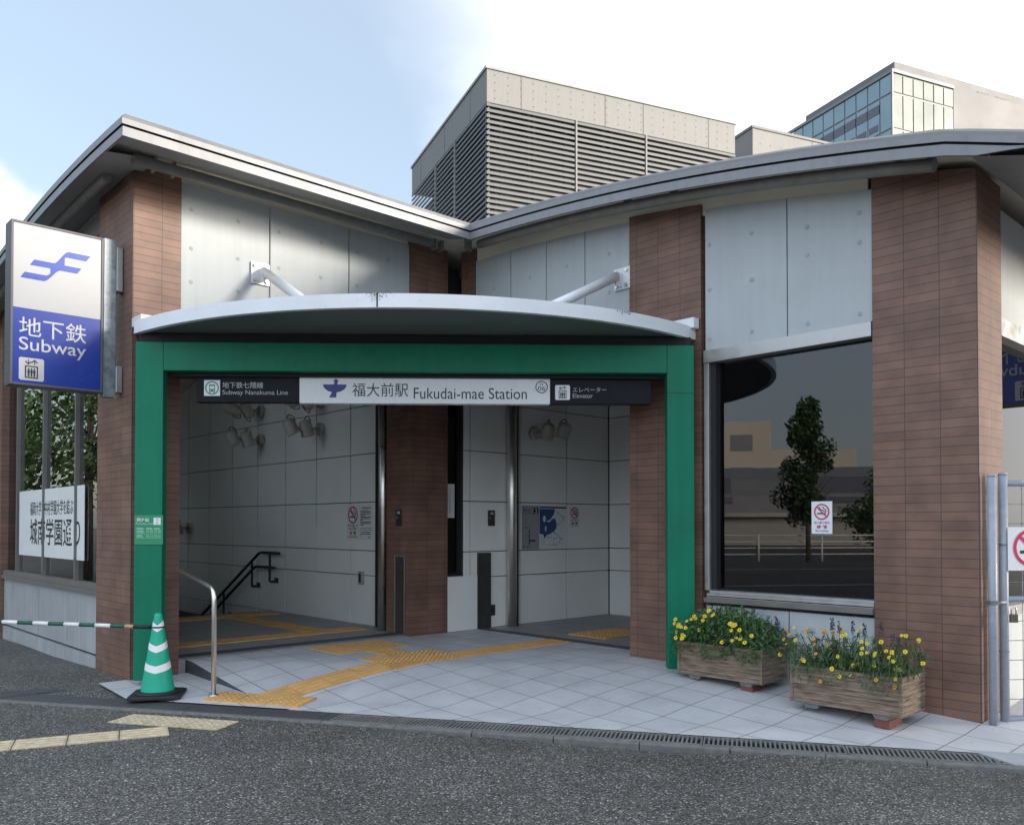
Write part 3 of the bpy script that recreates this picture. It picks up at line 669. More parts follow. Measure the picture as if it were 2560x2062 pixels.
# lintel soffit over the left opening and the hall ceiling
for bb in ((-3.44, -.71, 6.02, 6.13, 3.2, 3.25), (.03, .15, 3.24, 5.62, 3.2, 3.25)): part('lintel', MB().box(*bb), M['soffit'])
m = MB(); m.box(.342, .562, 5.958, 5.99, FL+.005, 1.15); m.box(.55, .645, 5.97, 5.99, .34, .48); m.box(.575, .62, 5.965, 5.972, .39, .44, 1); part('access_panel', m, [M['darkdoor'], M['dark']], .004)
m = MB(); m.box(-.716, -.70, 6.07, 6.27, FL+.02, 1.135); m.box(-.722, -.714, 6.065, 6.08, FL+.02, 1.14, 1); m.box(-.722, -.714, 6.26, 6.275, FL+.02, 1.14, 1); m.box(-.722, -.714, 6.08, 6.26, 1.125, 1.14, 1); part('access_panel', m, [M['greydoor'], M['alu']])

# ------------------------------------------------------------------ entrance canopy
can = thing('entrance_canopy', 'white curved canopy over the entrance, hung from two white tie rods', 'canopy', O, AL)
cL, cR, cM = Vector((-3.43, 7.72, 0)), Vector((1.735, 8.0, 0)), Vector((-.82, 6.79, 0))
ch = (cR-cL); mid = (cL+cR)/2; cn = Vector((ch.y, -ch.x, 0)).normalized(); hc = ch.length/2; sg = 1.07
Rr = (hc*hc+sg*sg)/(2*sg); cc = mid+cn*(sg-Rr); amax = math.asin(hc/Rr)
arc = []
for i in range(41):
    an = lerp(-amax, amax, i/40); p = cc + cn*Rr*math.cos(an) + ch.normalized()*Rr*math.sin(an); arc.append(AB(p))
poly = arc + [(-.006, 2.62), (-.006, 5.97), (-3.86, 5.97)]
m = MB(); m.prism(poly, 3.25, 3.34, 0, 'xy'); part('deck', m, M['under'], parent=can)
m = MB()
for i in range(40):
    (x0, y0), (x1, y1) = arc[i], arc[i+1]
    def off(p, d):
        v = Vector((p[0], p[1], 0))-Vector((*AB(cc), 0)); v.normalize(); return (p[0]+v.x*d, p[1]+v.y*d)
    o0, o1, n0, n1 = off((x0,y0), .004), off((x1,y1), .004), off((x0,y0), -.05), off((x1,y1), -.05)
    m.add([(*o0,3.237),(*o1,3.237),(*n1,3.237),(*n0,3.237),(*o0,3.35),(*o1,3.35),(*n1,3.35),(*n0,3.35)], [(0,3,2,1),(4,5,6,7),(0,1,5,4),(2,3,7,6)]+([(3,0,4,7)] if i == 0 else [])+([(1,2,6,5)] if i == 39 else []), 0, False)
m.v = m.v; fo = part('fascia', m, M['white'], parent=can)
# seam and grime on the fascia
m = MB(); p = arc[18]; q = arc[19]
v = Vector((p[0], p[1], 0))-Vector((*AB(cc), 0)); v.normalize(); tt = Vector((-v.y, v.x, 0))
def fp(s, z, d=.0065): c = Vector((p[0], p[1], 0))+v*d+tt*s; return (c.x, c.y, z)
m.add([fp(-.006, 3.239), fp(.006, 3.239), fp(.006, 3.352), fp(-.006, 3.352)], [(0,1,2,3)])
for i in range(70):
    s = random.gauss(0, .05); z = 3.351-abs(random.gauss(0, .025)); r = random.uniform(.001, .005)
    m.add([fp(s-r, z-r), fp(s+r, z-r*random.random()), fp(s+r*.6, z+r), fp(s-r*.7, z+r*.5)], [(0,1,2,3)])
p = arc[33]; v = Vector((p[0], p[1], 0))-Vector((*AB(cc), 0)); v.normalize(); tt = Vector((-v.y, v.x, 0))
for i in range(45):
    q_ = random.gauss(0, .06); z = 3.351-abs(random.gauss(0, .016)); r = random.uniform(.001, .004)
    m.add([fp(q_-r, z-r*2), fp(q_+r, z-r*random.random()), fp(q_+r*.6, z+r), fp(q_-r*.7, z+r*.5)], [(0,1,2,3)])
part('fascia_seam', m, M['dark'], parent=can)
for bb in ((-3.90, -3.55, 5.74, 5.975, 3.33, 3.42), (-.10, -.01, 2.40, 2.75, 3.33, 3.43)): part('wall_bracket', MB().box(*bb), M['white'], .008, parent=can)
def rod(p, q, name, wall):
    m = MB(); m.tube([p, q], .048, 16); o = part('tie_rod', m, M['white'], parent=can)
    k = MB()
    if wall == 'y': k.box(p[0]-.10, p[0]+.10, 5.968, 5.99, p[2]-.11, p[2]+.11); k.box(p[0]-.012, p[0]+.012, 5.87, 5.968, p[2]-.09, p[2]+.05)
    else: k.box(-.008, .012, p[1]-.10, p[1]+.10, p[2]-.11, p[2]+.11); k.box(-.11, -.008, p[1]-.012, p[1]+.012, p[2]-.09, p[2]+.05)
    for dx in (-.065, .065):
        for dz in (-.075, .075):
            if wall == 'y': k.tube([(p[0]+dx, 5.968, p[2]+dz), (p[0]+dx, 5.945, p[2]+dz)], .018, 6, 1)
            else: k.tube([(-.008, p[1]+dx, p[2]+dz), (-.031, p[1]+dx, p[2]+dz)], .018, 6, 1)
    k.build('bracket_plate', [M['white'], M['stainless']], o)
rod((-2.62, 5.88, 4.09), (-2.62, 4.55, 3.34), 'l', 'y'); rod((-.10, 3.33, 4.0), (-1.42, 3.33, 3.34), 'r', 'x')

# ------------------------------------------------------------------ green portal frame
fL, fR = Vector((-3.41, 7.70, 0)), Vector((1.682, 7.86, 0)); FA = math.atan2(fR.y-fL.y, fR.x-fL.x); FW = (fR-fL).length
fr = thing('green_portal', 'green painted steel portal frame around the station entrance', 'entrance frame', (fL.x, fL.y, 0), FA)
m = MB(); m.box(0, .25, 0, .10, .10, 3.16); m.build('post', M['green'], fr, .006)
m = MB(); m.box(FW-.25, FW, 0, .10, .16, 3.16); m.build('post', M['green'], fr, .006)
m = MB(); m.box(.2505, FW-.2505, 0, .10, 2.90, 3.16); m.build('beam', M['green'], fr, .006)
m = MB(); m.box(FW-.248, FW-.002, -.0015, .001, 2.715, 2.7185); m.box(.002, .248, -.0015, .001, 1.32, 1.3235); m.build('panel_seam', M['dark'], fr)
m = MB(); m.box(.02, FW-.02, .03, .09, 3.162, 3.24); m.build('head_strip', M['dark'], fr)
m = MB(); m.box(.2505, FW-.2505, .11, .26, 2.868, 2.95); m.box(.2505, FW-.2505, .107, .112, 2.885, 2.893, 1); m.build('rail', [M['darkalu'], M['dark']], fr)
FV = Vector((-math.sin(FA), math.cos(FA), 0)); FU = Vector((math.cos(FA), math.sin(FA), 0))

# ------------------------------------------------------------------ sign artwork
def picto_lift(par, x, z, s, y=-.004, plate='signwhite', ink='black'):
    m = MB(); c = s*.06
    m.prism([(x+c, z), (x+s-c, z), (x+s, z+c), (x+s, z+s-c), (x+s-c, z+s), (x+c, z+s), (x, z+s-c), (x, z+c)], y, y+.002); m.build('pictogram', M[plate], par)
    o = MB(); yy = y-.002; X = lambda u: x+u*s; Z = lambda u: z+u*s
    for a in ((.24, .76, .10, .15), (.24, .76, .60, .65)): o.box(X(a[0]), X(a[1]), yy, y, Z(a[2]), Z(a[3]))
    o.box(X(.24), X(.29), yy, y, Z(.15), Z(.60)); o.box(X(.71), X(.76), yy, y, Z(.15), Z(.60))
    for cx in (.385, .5, .615):
        o.ring(X(cx), Z(.51), .035*s, 0, yy, y, n=12); o.box(X(cx-.048), X(cx+.048), yy, y, Z(.33), Z(.465)); o.box(X(cx-.036), X(cx+.036), yy, y, Z(.17), Z(.33))
    o.box(X(.355), X(.39), yy, y, Z(.70), Z(.93)); o.box(X(.605), X(.64), yy, y, Z(.70), Z(.93))
    for cx, tip, sg_ in ((.3725, .69, 1), (.6225, .94, -1)):
        for d in (-1, 1): o.prism([(X(cx), Z(tip)), (X(cx), Z(tip+sg_*.06)), (X(cx+d*.11), Z(tip+sg_*.17)), (X(cx+d*.13), Z(tip+sg_*.12))], yy, y)
    o.build('pictogram_ink', M[ink], par)
def no_smoking(par, cx, cz, r, y, red='red', ink='black'):
    m = MB(); m.ring(cx, cz, r, r*.82, y, y+.002, n=48)
    m.prism([(cx-.66*r, cz+.54*r), (cx-.54*r, cz+.66*r), (cx+.66*r, cz-.54*r), (cx+.54*r, cz-.66*r)], y-.001, y+.001); m.build('prohibition_ring', M[red], par)
    o = MB(); o.box(cx-.6*r, cx+.42*r, y-.0005, y+.002, cz-.30*r, cz-.14*r); o.box(cx+.47*r, cx+.55*r, y-.0005, y+.002, cz-.30*r, cz-.14*r)
    for pts in ([(-.3, .62), (-.28, .42), (-.1, .26), (.12, .22), (.28, .08), (.42, .05), (.45, -.06)], [(.05, .62), (.2, .55), (.26, .38), (.45, .32), (.56, .22), (.55, -.06)]):
        for (u0, v0), (u1, v1) in zip(pts[:-1], pts[1:]):
            d = Vector((u1-u0, v1-v0)).normalized(); nx, nz_ = -d.y*.045*r, d.x*.045*r
            o.prism([(cx+u0*r+nx, cz+v0*r+nz_), (cx+u0*r-nx, cz+v0*r-nz_), (cx+u1*r-nx, cz+v1*r-nz_), (cx+u1*r+nx, cz+v1*r+nz_)], y-.0005, y+.002)
    o.build('cigarette', M[ink], par)

# ------------------------------------------------------------------ overhead station sign (local x along the frame)
sgn = thing('station_sign', 'long overhead station name sign, white middle with dark ends, under the green beam', 'sign', tuple(fL+FV*.16), FA)
def sx(u): # photo column -> distance along the sign
    r = (u-1280)/2133; p = fL+FV*.16; return (r*p.y-p.x)/(FU.x-r*FU.y)
z0, z1 = 2.63, 2.868
xA, xB, xC, xD = sx(490), sx(748), sx(1375), sx(1628)
m = MB(); m.box(xB, xC, -.012, .09, z0, z1); m.build('name_panel', M['signwhite'], sgn, .003)
m = MB(); m.box(xA, xB-.002, -.008, .09, z0+.006, z1); m.build('line_panel', M['signdark'], sgn, .003)
m = MB(); m.box(xC+.002, xD, -.008, .09, z0+.004, z1-.004); m.build('elevator_panel', M['signdark'], sgn, .003)
m = MB()
for x in (xA+.1, xB, xC, xD-.1): m.box(x-.02, x+.02, .02, .07, z1, 2.90)
m.build('hanger', M['darkalu'], sgn)
zz = lambda v: 1.5+(1312-v)/2133*7.93
text('福大前駅', M['black'], sgn, (sx(880), zz(991), sx(1020), zz(957)), -.0145)
text('Fukudai-mae Station', M['black'], sgn, (sx(1034), zz(996), sx(1317), zz(968)), -.0145)
m = MB(); c = ((sx(1353)+sx(1355))/2, zz(965)); m.ring(c[0], c[1], .058, .050, -.0145, -.012); m.build('number_ring', M['black'], sgn)
text('N', M['black'], sgn, (c[0]-.012, c[1]+.014, c[0]+.012, c[1]+.040), -.0145); text('06', M['black'], sgn, (c[0]-.034, c[1]-.034, c[0]+.034, c[1]+.008), -.0145)
# bird mark
bx, bz, bs = (sx(807)+sx(866))/2, zz(961), (sx(866)-sx(807))
m = MB(); wing = [(bx-bs/2, bz), (bx+bs/2, bz)] + [(bx+bs/2*math.cos(a), bz-bs*.34*math.sin(a)) for a in [math.pi*k/16 for k in range(1, 16)]]
m.prism(wing, -.0145, -.012); m.prism([(bx-.10*bs, bz-.30*bs), (bx+.08*bs, bz-.30*bs), (bx+.055*bs, bz-.56*bs), (bx-.24*bs, bz-.56*bs)], -.0150, -.012)
m.prism([(bx-.05*bs, bz-.002), (bx+.10*bs, bz-.002), (bx+.13*bs, bz+.12*bs), (bx, bz+.14*bs)], -.0147, -.012); m.prism([(bx-.08*bs, bz+.14*bs), (bx+.06*bs, bz+.10*bs), (bx+.17*bs, bz+.15*bs), (bx+.05*bs, bz+.24*bs)], -.0152, -.012)
m.build('bird_mark', M['navy'], sgn)
# line panel
px = sx(509); ps = sx(549)-px; pz = zz(991)
m = MB(); m.prism([(px, pz), (px+ps, pz), (px+ps, pz+ps), (px, pz+ps)], -.0105, -.008); m.build('pictogram', M['signwhite'], sgn)
m = MB(); m.ring(px+ps/2, pz+ps/2, ps*.43, ps*.36, -.0125, -.0105); m.box(px+ps*.32, px+ps*.68, -.0125, -.0105, pz+ps*.26, pz+ps*.72)
m.prism([(px+ps*.3, pz+ps*.14), (px+ps*.37, pz+ps*.14), (px+ps*.44, pz+ps*.26), (px+ps*.37, pz+ps*.26)], -.0124, -.0105); m.prism([(px+ps*.63, pz+ps*.14), (px+ps*.7, pz+ps*.14), (px+ps*.63, pz+ps*.26), (px+ps*.56, pz+ps*.26)], -.0124, -.0105)
m.box(px+ps*.36, px+ps*.64, -.0135, -.0125, pz+ps*.44, pz+ps*.62, 1); m.box(px+ps*.37, px+ps*.43, -.0135, -.0125, pz+ps*.31, pz+ps*.37, 1); m.box(px+ps*.57, px+ps*.63, -.0135, -.0125, pz+ps*.31, pz+ps*.37, 1)
m.build('train_mark', [M['linegreen'], M['signwhite']], sgn)
text('地下鉄七隈線', M['greyprint'], sgn, (sx(555), zz(972), sx(657), zz(956)), -.0105, bold=.006)
text('Subway Nanakuma Line', M['greyprint'], sgn, (sx(555), zz(991), sx(719), zz(976)), -.0105)
qx = sx(1388); qs = sx(1425)-qx; picto_lift(sgn, qx, zz(997), qs, -.0105)
text('エレベーター', M['greyprint'], sgn, (sx(1432), zz(977), sx(1516), zz(965)), -.0105); text('Elevator', M['greyprint'], sgn, (sx(1432), zz(992), sx(1482), zz(981)), -.0105)

# ------------------------------------------------------------------ projecting lightbox signs
def box_sign(label, loc, rot, flip=False):
    s = thing('projecting_sign', label, 'sign', loc, rot, 'blue and white subway lightbox signs')
    m = MB(); w, h = .725, 1.445
    m.box(-.02, 0, -.012, .19, 0, h); m.box(w, w+.02, -.012, .19, 0, h); m.box(0, w, -.012, .19, h-.02, h); m.box(0, w, -.012, .19, 0, .02); m.box(0, w, 0.01, .17, .02, h-.02)
    m.build('cabinet', M['cabinet'], s, .003)
    x0, x1, zb, zm, zt_ = .04, w-.035, .03, .68, h-.035
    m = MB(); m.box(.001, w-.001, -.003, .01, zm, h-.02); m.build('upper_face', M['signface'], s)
    m = MB(); m.box(.001, w-.001, -.003, .01, .02, zm-.001); m.build('lower_face', M['signblue'], s)
    # wave emblem: two S-shaped bands
    S = .00086; fx = lambda x: .04+(x-200)*S*.93; fz = lambda y: 1.40-y*S
    m = MB()
    for (xa, xb, xc, xd, lo, hi, t) in ((335, 535, 700, 915, 352, 205, 62), (240, 455, 640, 820, 496, 355, 62)):
        n = 30; up, dn = [], []
        for i in range(n+1):
            x = lerp(xa, xd, i/n); k = clamp((x-xb)/(xc-xb)); k = k*k*(3-2*k); y = lerp(lo, hi, k)
            slope = 1+.5*math.sin(math.pi*clamp((x-xb)/(xc-xb)))
            up.append((fx(x+22), fz(y-t/2*slope)+.0)); dn.append((fx(x-22), fz(y+t/2*slope)))
        for i in range(n): m.add([(*(up[i][0], -.0055, up[i][1]),), (*(up[i+1][0], -.0055, up[i+1][1]),), (*(dn[i+1][0], -.0055, dn[i+1][1]),), (*(dn[i][0], -.0055, dn[i][1]),)], [(0,1,2,3)])
    for i in range(12):
        q = []
        for kk in (i, i+1):
            x = lerp(520, 665, kk/12)
            for (xb, xc, lo, hi) in ((535, 700, 352, 205), (455, 640, 496, 355)):
                k = clamp((x-xb)/(xc-xb)); k = k*k*(3-2*k); q.append((fx(x), -.0054, fz(lerp(lo, hi, k))))
        m.add(q, [(0,1,3,2)])
    m.build('emblem', M['logoblue'], s)
    text('地下鉄', M['signprint'], s, (.05, .435, .60, .605), -.0055, bold=.003)
    text('Subway', M['signprint'], s, (.05, .275, .60, .425), -.0055, bold=.004)
    picto_lift(s, .05, .045, .20, -.0055, 'signprint')
    fl_ = (lambda x: -(x-w)) if flip else (lambda x: x); fb = lambda m, x0, x1, *r: m.box(min(fl_(x0), fl_(x1)), max(fl_(x0), fl_(x1)), *r)
    m = MB(); fb(m, w+.035, w+.145, .03, .12, -.03, h+.02); fb(m, w+.02, w+.04, .05, .10, .1, .16); fb(m, w+.02, w+.04, .05, .10, 1.2, 1.26); m.build('mounting_post', M['galv'], s, .004)
    for zc in (.98, .02):
        m = MB(); fb(m, w+.145, w+.205, .02, .13, zc, zc+.42 if zc > .5 else zc+.25); m.build('wall_bracket', M['alu'], s, .006)
    return s
sgL = box_sign('tall subway lightbox sign, white over blue, projecting from the left brick pillar', W(-4.825, 6.2, 2.73), AL)
sgR = box_sign('subway lightbox sign out on the right end wall, seen only mirrored in its window', W(3.05, -.14, 2.73), AL-R(90), True)

# ------------------------------------------------------------------ traffic cones and bar
def mk_cone(label, loc):
    c = thing('traffic_cone', label, 'traffic cone', loc, R(12), 'green traffic cones')
    prof = [(.143, .028), (.135, .06), (.034, .67), (.030, .695), (.018, .705)]
    m = MB(); m.lathe(prof, 36); m.build('cone_body', M['cone'], c)
    rad = lambda z: lerp(.135, .034, (z-.06)/.61)
    for zc, hh in ((.60, .055), (.425, .055), (.255, .060)):
        m = MB(); n = 36
        for k in range(n):
            q = []
            for kk in (k, k+1):
                a = 2*math.pi*kk/n; sh = .028*abs(((a/(math.pi/2)) % 2)-1)*2-.028
                for z in (zc-hh/2, zc+hh/2):
                    zz_ = z+sh*(.55+.45*zc); r = rad(zz_)+.0015; q.append((r*math.cos(a), r*math.sin(a), zz_))
            m.add(q, [(0,2,3,1)], 0, True)
        o = m.build('reflective_band', M['reflect'], c)
    m = MB(); s = .21
    m.prism([(-s+.04, -s), (s-.04, -s), (s, -s+.04), (s, s-.04), (s-.04, s), (-s+.04, s), (-s, s-.04), (-s, -s+.04)], 0, .032, 0, 'xy'); m.lathe([(.19, .032), (.18, .05), (.145, .052)], 32); m.build('base', M['black_rubber'], c, .008)
    return c
c1_ = mk_cone('green traffic cone with white bands standing by the green post', (-3.02, 7.30, .045))
c2_ = copy_tree(c1_); c2_['label'] = 'green traffic cone holding the far left end of the striped bar'; c2_.location = (-5.0, 7.42, .045)
bar = thing('cone_bar', 'green and white striped bar hooked over the traffic cone', 'barrier bar', (-3.02, 7.30, .632))
p0, p1 = Vector((-.06, -.02, 0)), Vector((-1.98, .12, .05)); dv = (p1-p0)
segs = [(.0, .075, 'black_rubber'), (.075, .115, 'tape'), (.115, .18, 'bargreen')]
t = .18; k = 0
while t < .95: segs.append((t, t+.072, 'barwhite' if k % 2 == 0 else 'bargreen')); t += .072; k += 1
segs.append((t, 1.0, 'black_rubber'))
for a, b, mt in segs:
    m = MB(); m.tube([p0+dv*a, p0+dv*b], .017, 14); m.build('bar_segment', M[mt], bar)
for cx, cy, cz, r in ((0, 0, 0, .05), (-1.98, .12, .05, .046)): m = MB(); m.tube([(cx+r*math.cos(a), cy+r*math.sin(a), cz) for a in [2*math.pi*i/24 for i in range(25)]], .007, 8); m.build('hook_ring', M['black_rubber'], bar)

# ------------------------------------------------------------------ handrails
def fillet(pts, r, n=6):
    out = [Vector(pts[0])]
    for i in range(1, len(pts)-1):
        a, b, c = Vector(pts[i-1]), Vector(pts[i]), Vector(pts[i+1])
        d0, d1 = (a-b).normalized(), (c-b).normalized(); p, q = b+d0*r, b+d1*r
        for k in range(n+1):
            t = k/n; out.append(p*(1-t)**2 + b*2*t*(1-t) + q*t*t)
    return out+[Vector(pts[-1])]
hr = thing('ramp_handrail', 'stainless steel hoop handrail beside the ramp, behind the cone', 'handrail', (-3.30, 8.37, .05))
m = MB(); m.tube(fillet([(0, 0, 0), (0, 0, 1.03), (.76, -1.08, .905), (.76, -1.08, .0)], .10), .0215, 16); m.build('rail', M['stainless'], hr)
for x, y, z in ((0, 0, .012), (.76, -1.08, .0)):
    m = MB(); m.lathe([(.045, 0), (.045, .008), (.026, .012)], 20, c=(x, y, z)); m.build('floor_flange', M['stainless'], hr)
sr = thing('stair_handrail', 'dark double handrail descending along the tiled stair wall', 'handrail', O, AL)
for pts in ([(-.56, 9.43, 1.08), (-.56, 10.05, 1.08), (-.56, 12.6, -.28)], [(-.56, 9.58, .86), (-.56, 10.2, .86), (-.56, 12.6, -.44)]):
    m = MB(); m.tube(fillet(pts, .08), .022, 12); m.build('rail', M['rail'], sr)
for a, z in ((9.72, .62), (10.3, .52), (11.3, -.02)):
    m = MB(); m.box(-.455, -.449, a-.06, a+.06, z, z+.08); m.box(-.58, -.45, a-.06, a-.045, z+.01, z+.05); m.box(-.575, -.55, a-.012, a+.012, z+.02, z+.44 if a < 10.2 else z+.40); m.build('bracket', M['rail'], sr)

# ------------------------------------------------------------------ wall spotlights
def spot(label, loc, rot, heads, s=1.0):
    t = thing('wall_spotlight', label, 'spotlight', loc, rot, 'cream spotlights on the tiled walls')
    m = MB(); Mx = Matrix.Rotation(R(90), 4, 'X')
    m.lathe([(.092, 0), (.092, .05), (.075, .065)], 24, M=Mx); m.build('base', M['lamp'], t)
    m = MB(); m.tube([(0, -.06, 0), (0, -.17, 0)], .022, 10); m.tube([(0, -.17, 0), (0, -.36, 0)], .012, 8)
    m.build('arm', M['lamp'], t)
    for (x, y, z, tilt, yaw) in heads:
        RM = Matrix.Rotation(R(yaw), 4, 'Z') @ Matrix.Rotation(R(tilt), 4, 'X')
        m = MB(); m.lathe([(.03, .125), (.07, .105), (.088, .06), (.09, -.08), (.096, -.085), (.096, -.11), (.088, -.11), (.084, -.095)], 24, M=RM, c=(x, y, z)); h = m.build('lamp_head', M['lamp'], t)
        m = MB(); m.lathe([(.083, -.094), (.06, -.09)], 20, M=RM, c=(x, y, z)); m.build('lens', M['lens'], h)
        m = MB(); q = RM @ Vector((.02, .0, .13)); c = Vector((x, y, z)); m.tube(fillet([c+RM @ Vector((0, 0, .12)), c+RM @ Vector((.02, .05, .17)), c+RM @ Vector((.02, .10, .10)), c+RM @ Vector((.0, .085, .03))], .03), .006, 6); m.build('cable', M['black_rubber'], h)
    return t
RW = AL-R(90)
H2 = [(.05, -.27, -.01, 20, 15), (-.02, -.47, .0, 28, -20)]
H3 = [(.05, -.27, -.02, -150, 15), (-.02, -.47, -.01, -120, -25)]
spot('twin spotlight aimed down, lower left of the pairs on the stair wall', W(-.452, 10.21, 2.83), RW, H2)
spot('twin spotlight aimed up, directly above the lower left pair on the stair wall', W(-.452, 10.21, 3.28), RW, H3)
spot('twin spotlight aimed down, right of the lower left pair on the stair wall', W(-.452, 8.42, 2.85), RW, H2)
spot('spotlight pair half hidden behind the bottom of the white sign panel', W(-.452, 8.42, 3.237), RW, H3)
spot('spotlight next to the steel column, half hidden behind the white sign panel', W(-.452, 7.32, 3.26), RW, [(0, -.26, -.02, 25, 0)])
spot('small twin spotlight low on the stair wall by the left brick pillar', W(-.452, 12.92, 1.45), RW, H2)
spot('twin spotlight on the tiled wall above the map board', W(1.34, 5.978, 2.73), AL, [(.0, -.27, 0, 20, -10), (.06, -.50, -.01, 22, 25)])

# ------------------------------------------------------------------ posters, notices, map, switches
def onwall(name, label, cat, b, a, z, rot, group=None): return thing(name, label, cat, W(b, a, z), rot, group)
def sheet(par, x0, x1, z0, z1, mat='paper', y=-.003, name='sheet'): m = MB(); m.box(x0, x1, y, 0, z0, z1); return m.build(name, M[mat], par)
def lines(par, rows, mat='black', y=-.0045, name='print_lines'):
    m = MB()
    for x0, x1, z, h in rows: m.add([(x0, y, z), (x1, y, z), (x1, y, z+h), (x0, y, z+h)], [(0,1,2,3)])
    return m.build(name, M[mat], par)
t = onwall('no_smoking_poster', 'no smoking poster with red ring on the stair wall beside the steel column', 'poster', -.451, 7.75, 1.31, RW)
sheet(t, 0, .305, 0, .46); no_smoking(t, .15, .325, .115, -.0055, 'darkred')
text('地下鉄出入口', M['black'], t, (.035, .165, .265, .20), -.005, bold=.03); text('及び構内', M['black'], t, (.06, .12, .24, .155), -.005, bold=.03); text('禁 煙', M['darkred'], t, (.075, .06, .225, .108), -.005, bold=.03); text('No smoking', M['black'], t, (.045, .018, .255, .048), -.005, bold=.01)
t = onwall('printed_notice', 'white printed notice right of the no smoking poster', 'notice', -.451, 7.44, 1.31, RW)
sheet(t, 0, .30, 0, .46)
lines(t, [(.05, .27, .41, .012)] + [(.02, random.uniform(.22, .29) if k not in (3, 6, 9) else random.uniform(.08, .15), .375-.021*k, .010) for k in range(10)] + [(.02, .28, .145, .006), (.01, .29, .122, .004)] + [(.03, .25, .09, .009), (.02, .27, .068, .009), (.02, .04, .048, .009), (.2, .25, .024, .01)])
t = onwall('route_map', 'blue and grey route map board on the tiled wall under the spotlight', 'map', 1.125, 5.978, 1.175, AL)
sheet(t, 0, .325, 0, .585, 'mapgrey'); sheet(t, .326, .885, 0, .585, 'paper'); 
m = MB(); m.prism([(.33, .545), (.63, .545), (.60, .46), (.55, .40), (.62, .42), (.66, .36), (.655, .28), (.60, .235), (.52, .20), (.47, .19), (.42, .14), (.40, .20), (.33, .205)], -.005, -.003); m.build('map_sea', M['mapsea'], t)
m = MB()
for cx, cz, rx, rz in ((.42, .41, .028, .045), (.445, .275, .014, .04)): m.prism([(cx+rx*math.cos(a), cz+rz*math.sin(a)) for a in [2*math.pi*k/12 for k in range(12)]], -.0065, -.005)
m.prism([(.46, .38), (.54, .40), (.59, .46), (.60, .45), (.55, .385), (.50, .365)], -.0065, -.005); m.build('map_islands', M['paper'], t)
L = []
for k in range(26): z = .05+.018*k; x = .60+.10*math.sin(k*.4)+.004*k; L.append((x, x+random.uniform(.02, .07), z, .006))
L += [(.37, .375, .03, .16), (.41, .415, .03, .08), (.60, .606, .05, .10), (.60, .68, .145, .006), (.50, .62, .052, .006), (.47, .56, .155, .006)]
lines(t, L, 'blueprint', -.0055); lines(t, [(.33, .86, .555, .022), (.125, .14, .055, .21), (.09, .125, .17, .008), (.14, .25, .105, .022), (.02, .05, .03, .015), (.08, .13, .03, .012), (.03, .13, .285, .006)], 'black', -.0055)
sheet(t, .215, .305, .475, .555, 'black', -.005, 'number_plate'); text('2', M['print'], t, (.237, .485, .283, .545), -.0065, bold=.01)
text('福大前', M['black'], t, (.02, .505, .16, .545), -.005); text('Fukudai-mae', M['black'], t, (.02, .478, .2, .495), -.005)
t = onwall('no_smoking_sticker', 'no smoking sticker on the tiled wall right of the route map', 'sticker', 2.05, 5.978, 1.47, AL)
sheet(t, 0, .20, 0, .29); no_smoking(t, .1, .20, .08, -.0055, 'darkred'); text('地下鉄構内', M['black'], t, (.02, .085, .18, .105), -.005, bold=.03); text('禁 煙', M['black'], t, (.04, .035, .16, .072), -.005, bold=.03); text('No smoking', M['black'], t, (.03, .01, .17, .026), -.005)
t = onwall('hanging_notice', 'white notice with vertical writing hung inside the narrow corner window', 'notice', -.145, 6.06, 1.59, AL)
sheet(t, 0, .18, 0, .42); 
lines(t, [(.135-.022*k, .143-.022*k, .05+.03*(k % 2), .30-.02*k) for k in range(1, 5)] + [(.155, .165, .2, .10)], 'greyprint')
def switch(label, b, a, z, rot, w=.115, h=.20):
    t = onwall('switch_box', label, 'switch box', b, a, z, rot, 'shutter switch plates'); m = MB(); m.box(0, w, -.012, 0, 0, h); m.build('plate', M['darkdoor'], t, .002)
    m = MB(); m.box(w*.3, w*.75, -.015, -.012, h*.72, h*.87); m.build('key_cover', M['greyprint'], t)
    m = MB(); m.lathe([(.006, 0), (.005, .004)], 10, M=Matrix.Rotation(R(90), 4, 'X'), c=(w*.25, -.012, h*.5)); m.build('indicator', M['print'], t)
switch('dark switch plate on the pale tiles left of the right steel column', .52, 5.978, 1.49, AL); switch('dark switch plate right behind the right steel column', .985, 5.978, 1.49, AL, .06)
switch('switch plate on the shaded side of the middle brick pillar', -.706, 6.25, 1.49, RW)
t = onwall('outlet_box', 'small grey box low on the stair wall near the steel column', 'outlet box', -.451, 7.42, .72, RW); m = MB(); m.box(0, .09, -.04, 0, 0, .17); m.build('housing', M['mapgrey'], t, .006); m = MB(); m.box(.02, .07, -.043, -.04, .03, .14); m.build('cover', M['darkdoor'], t)
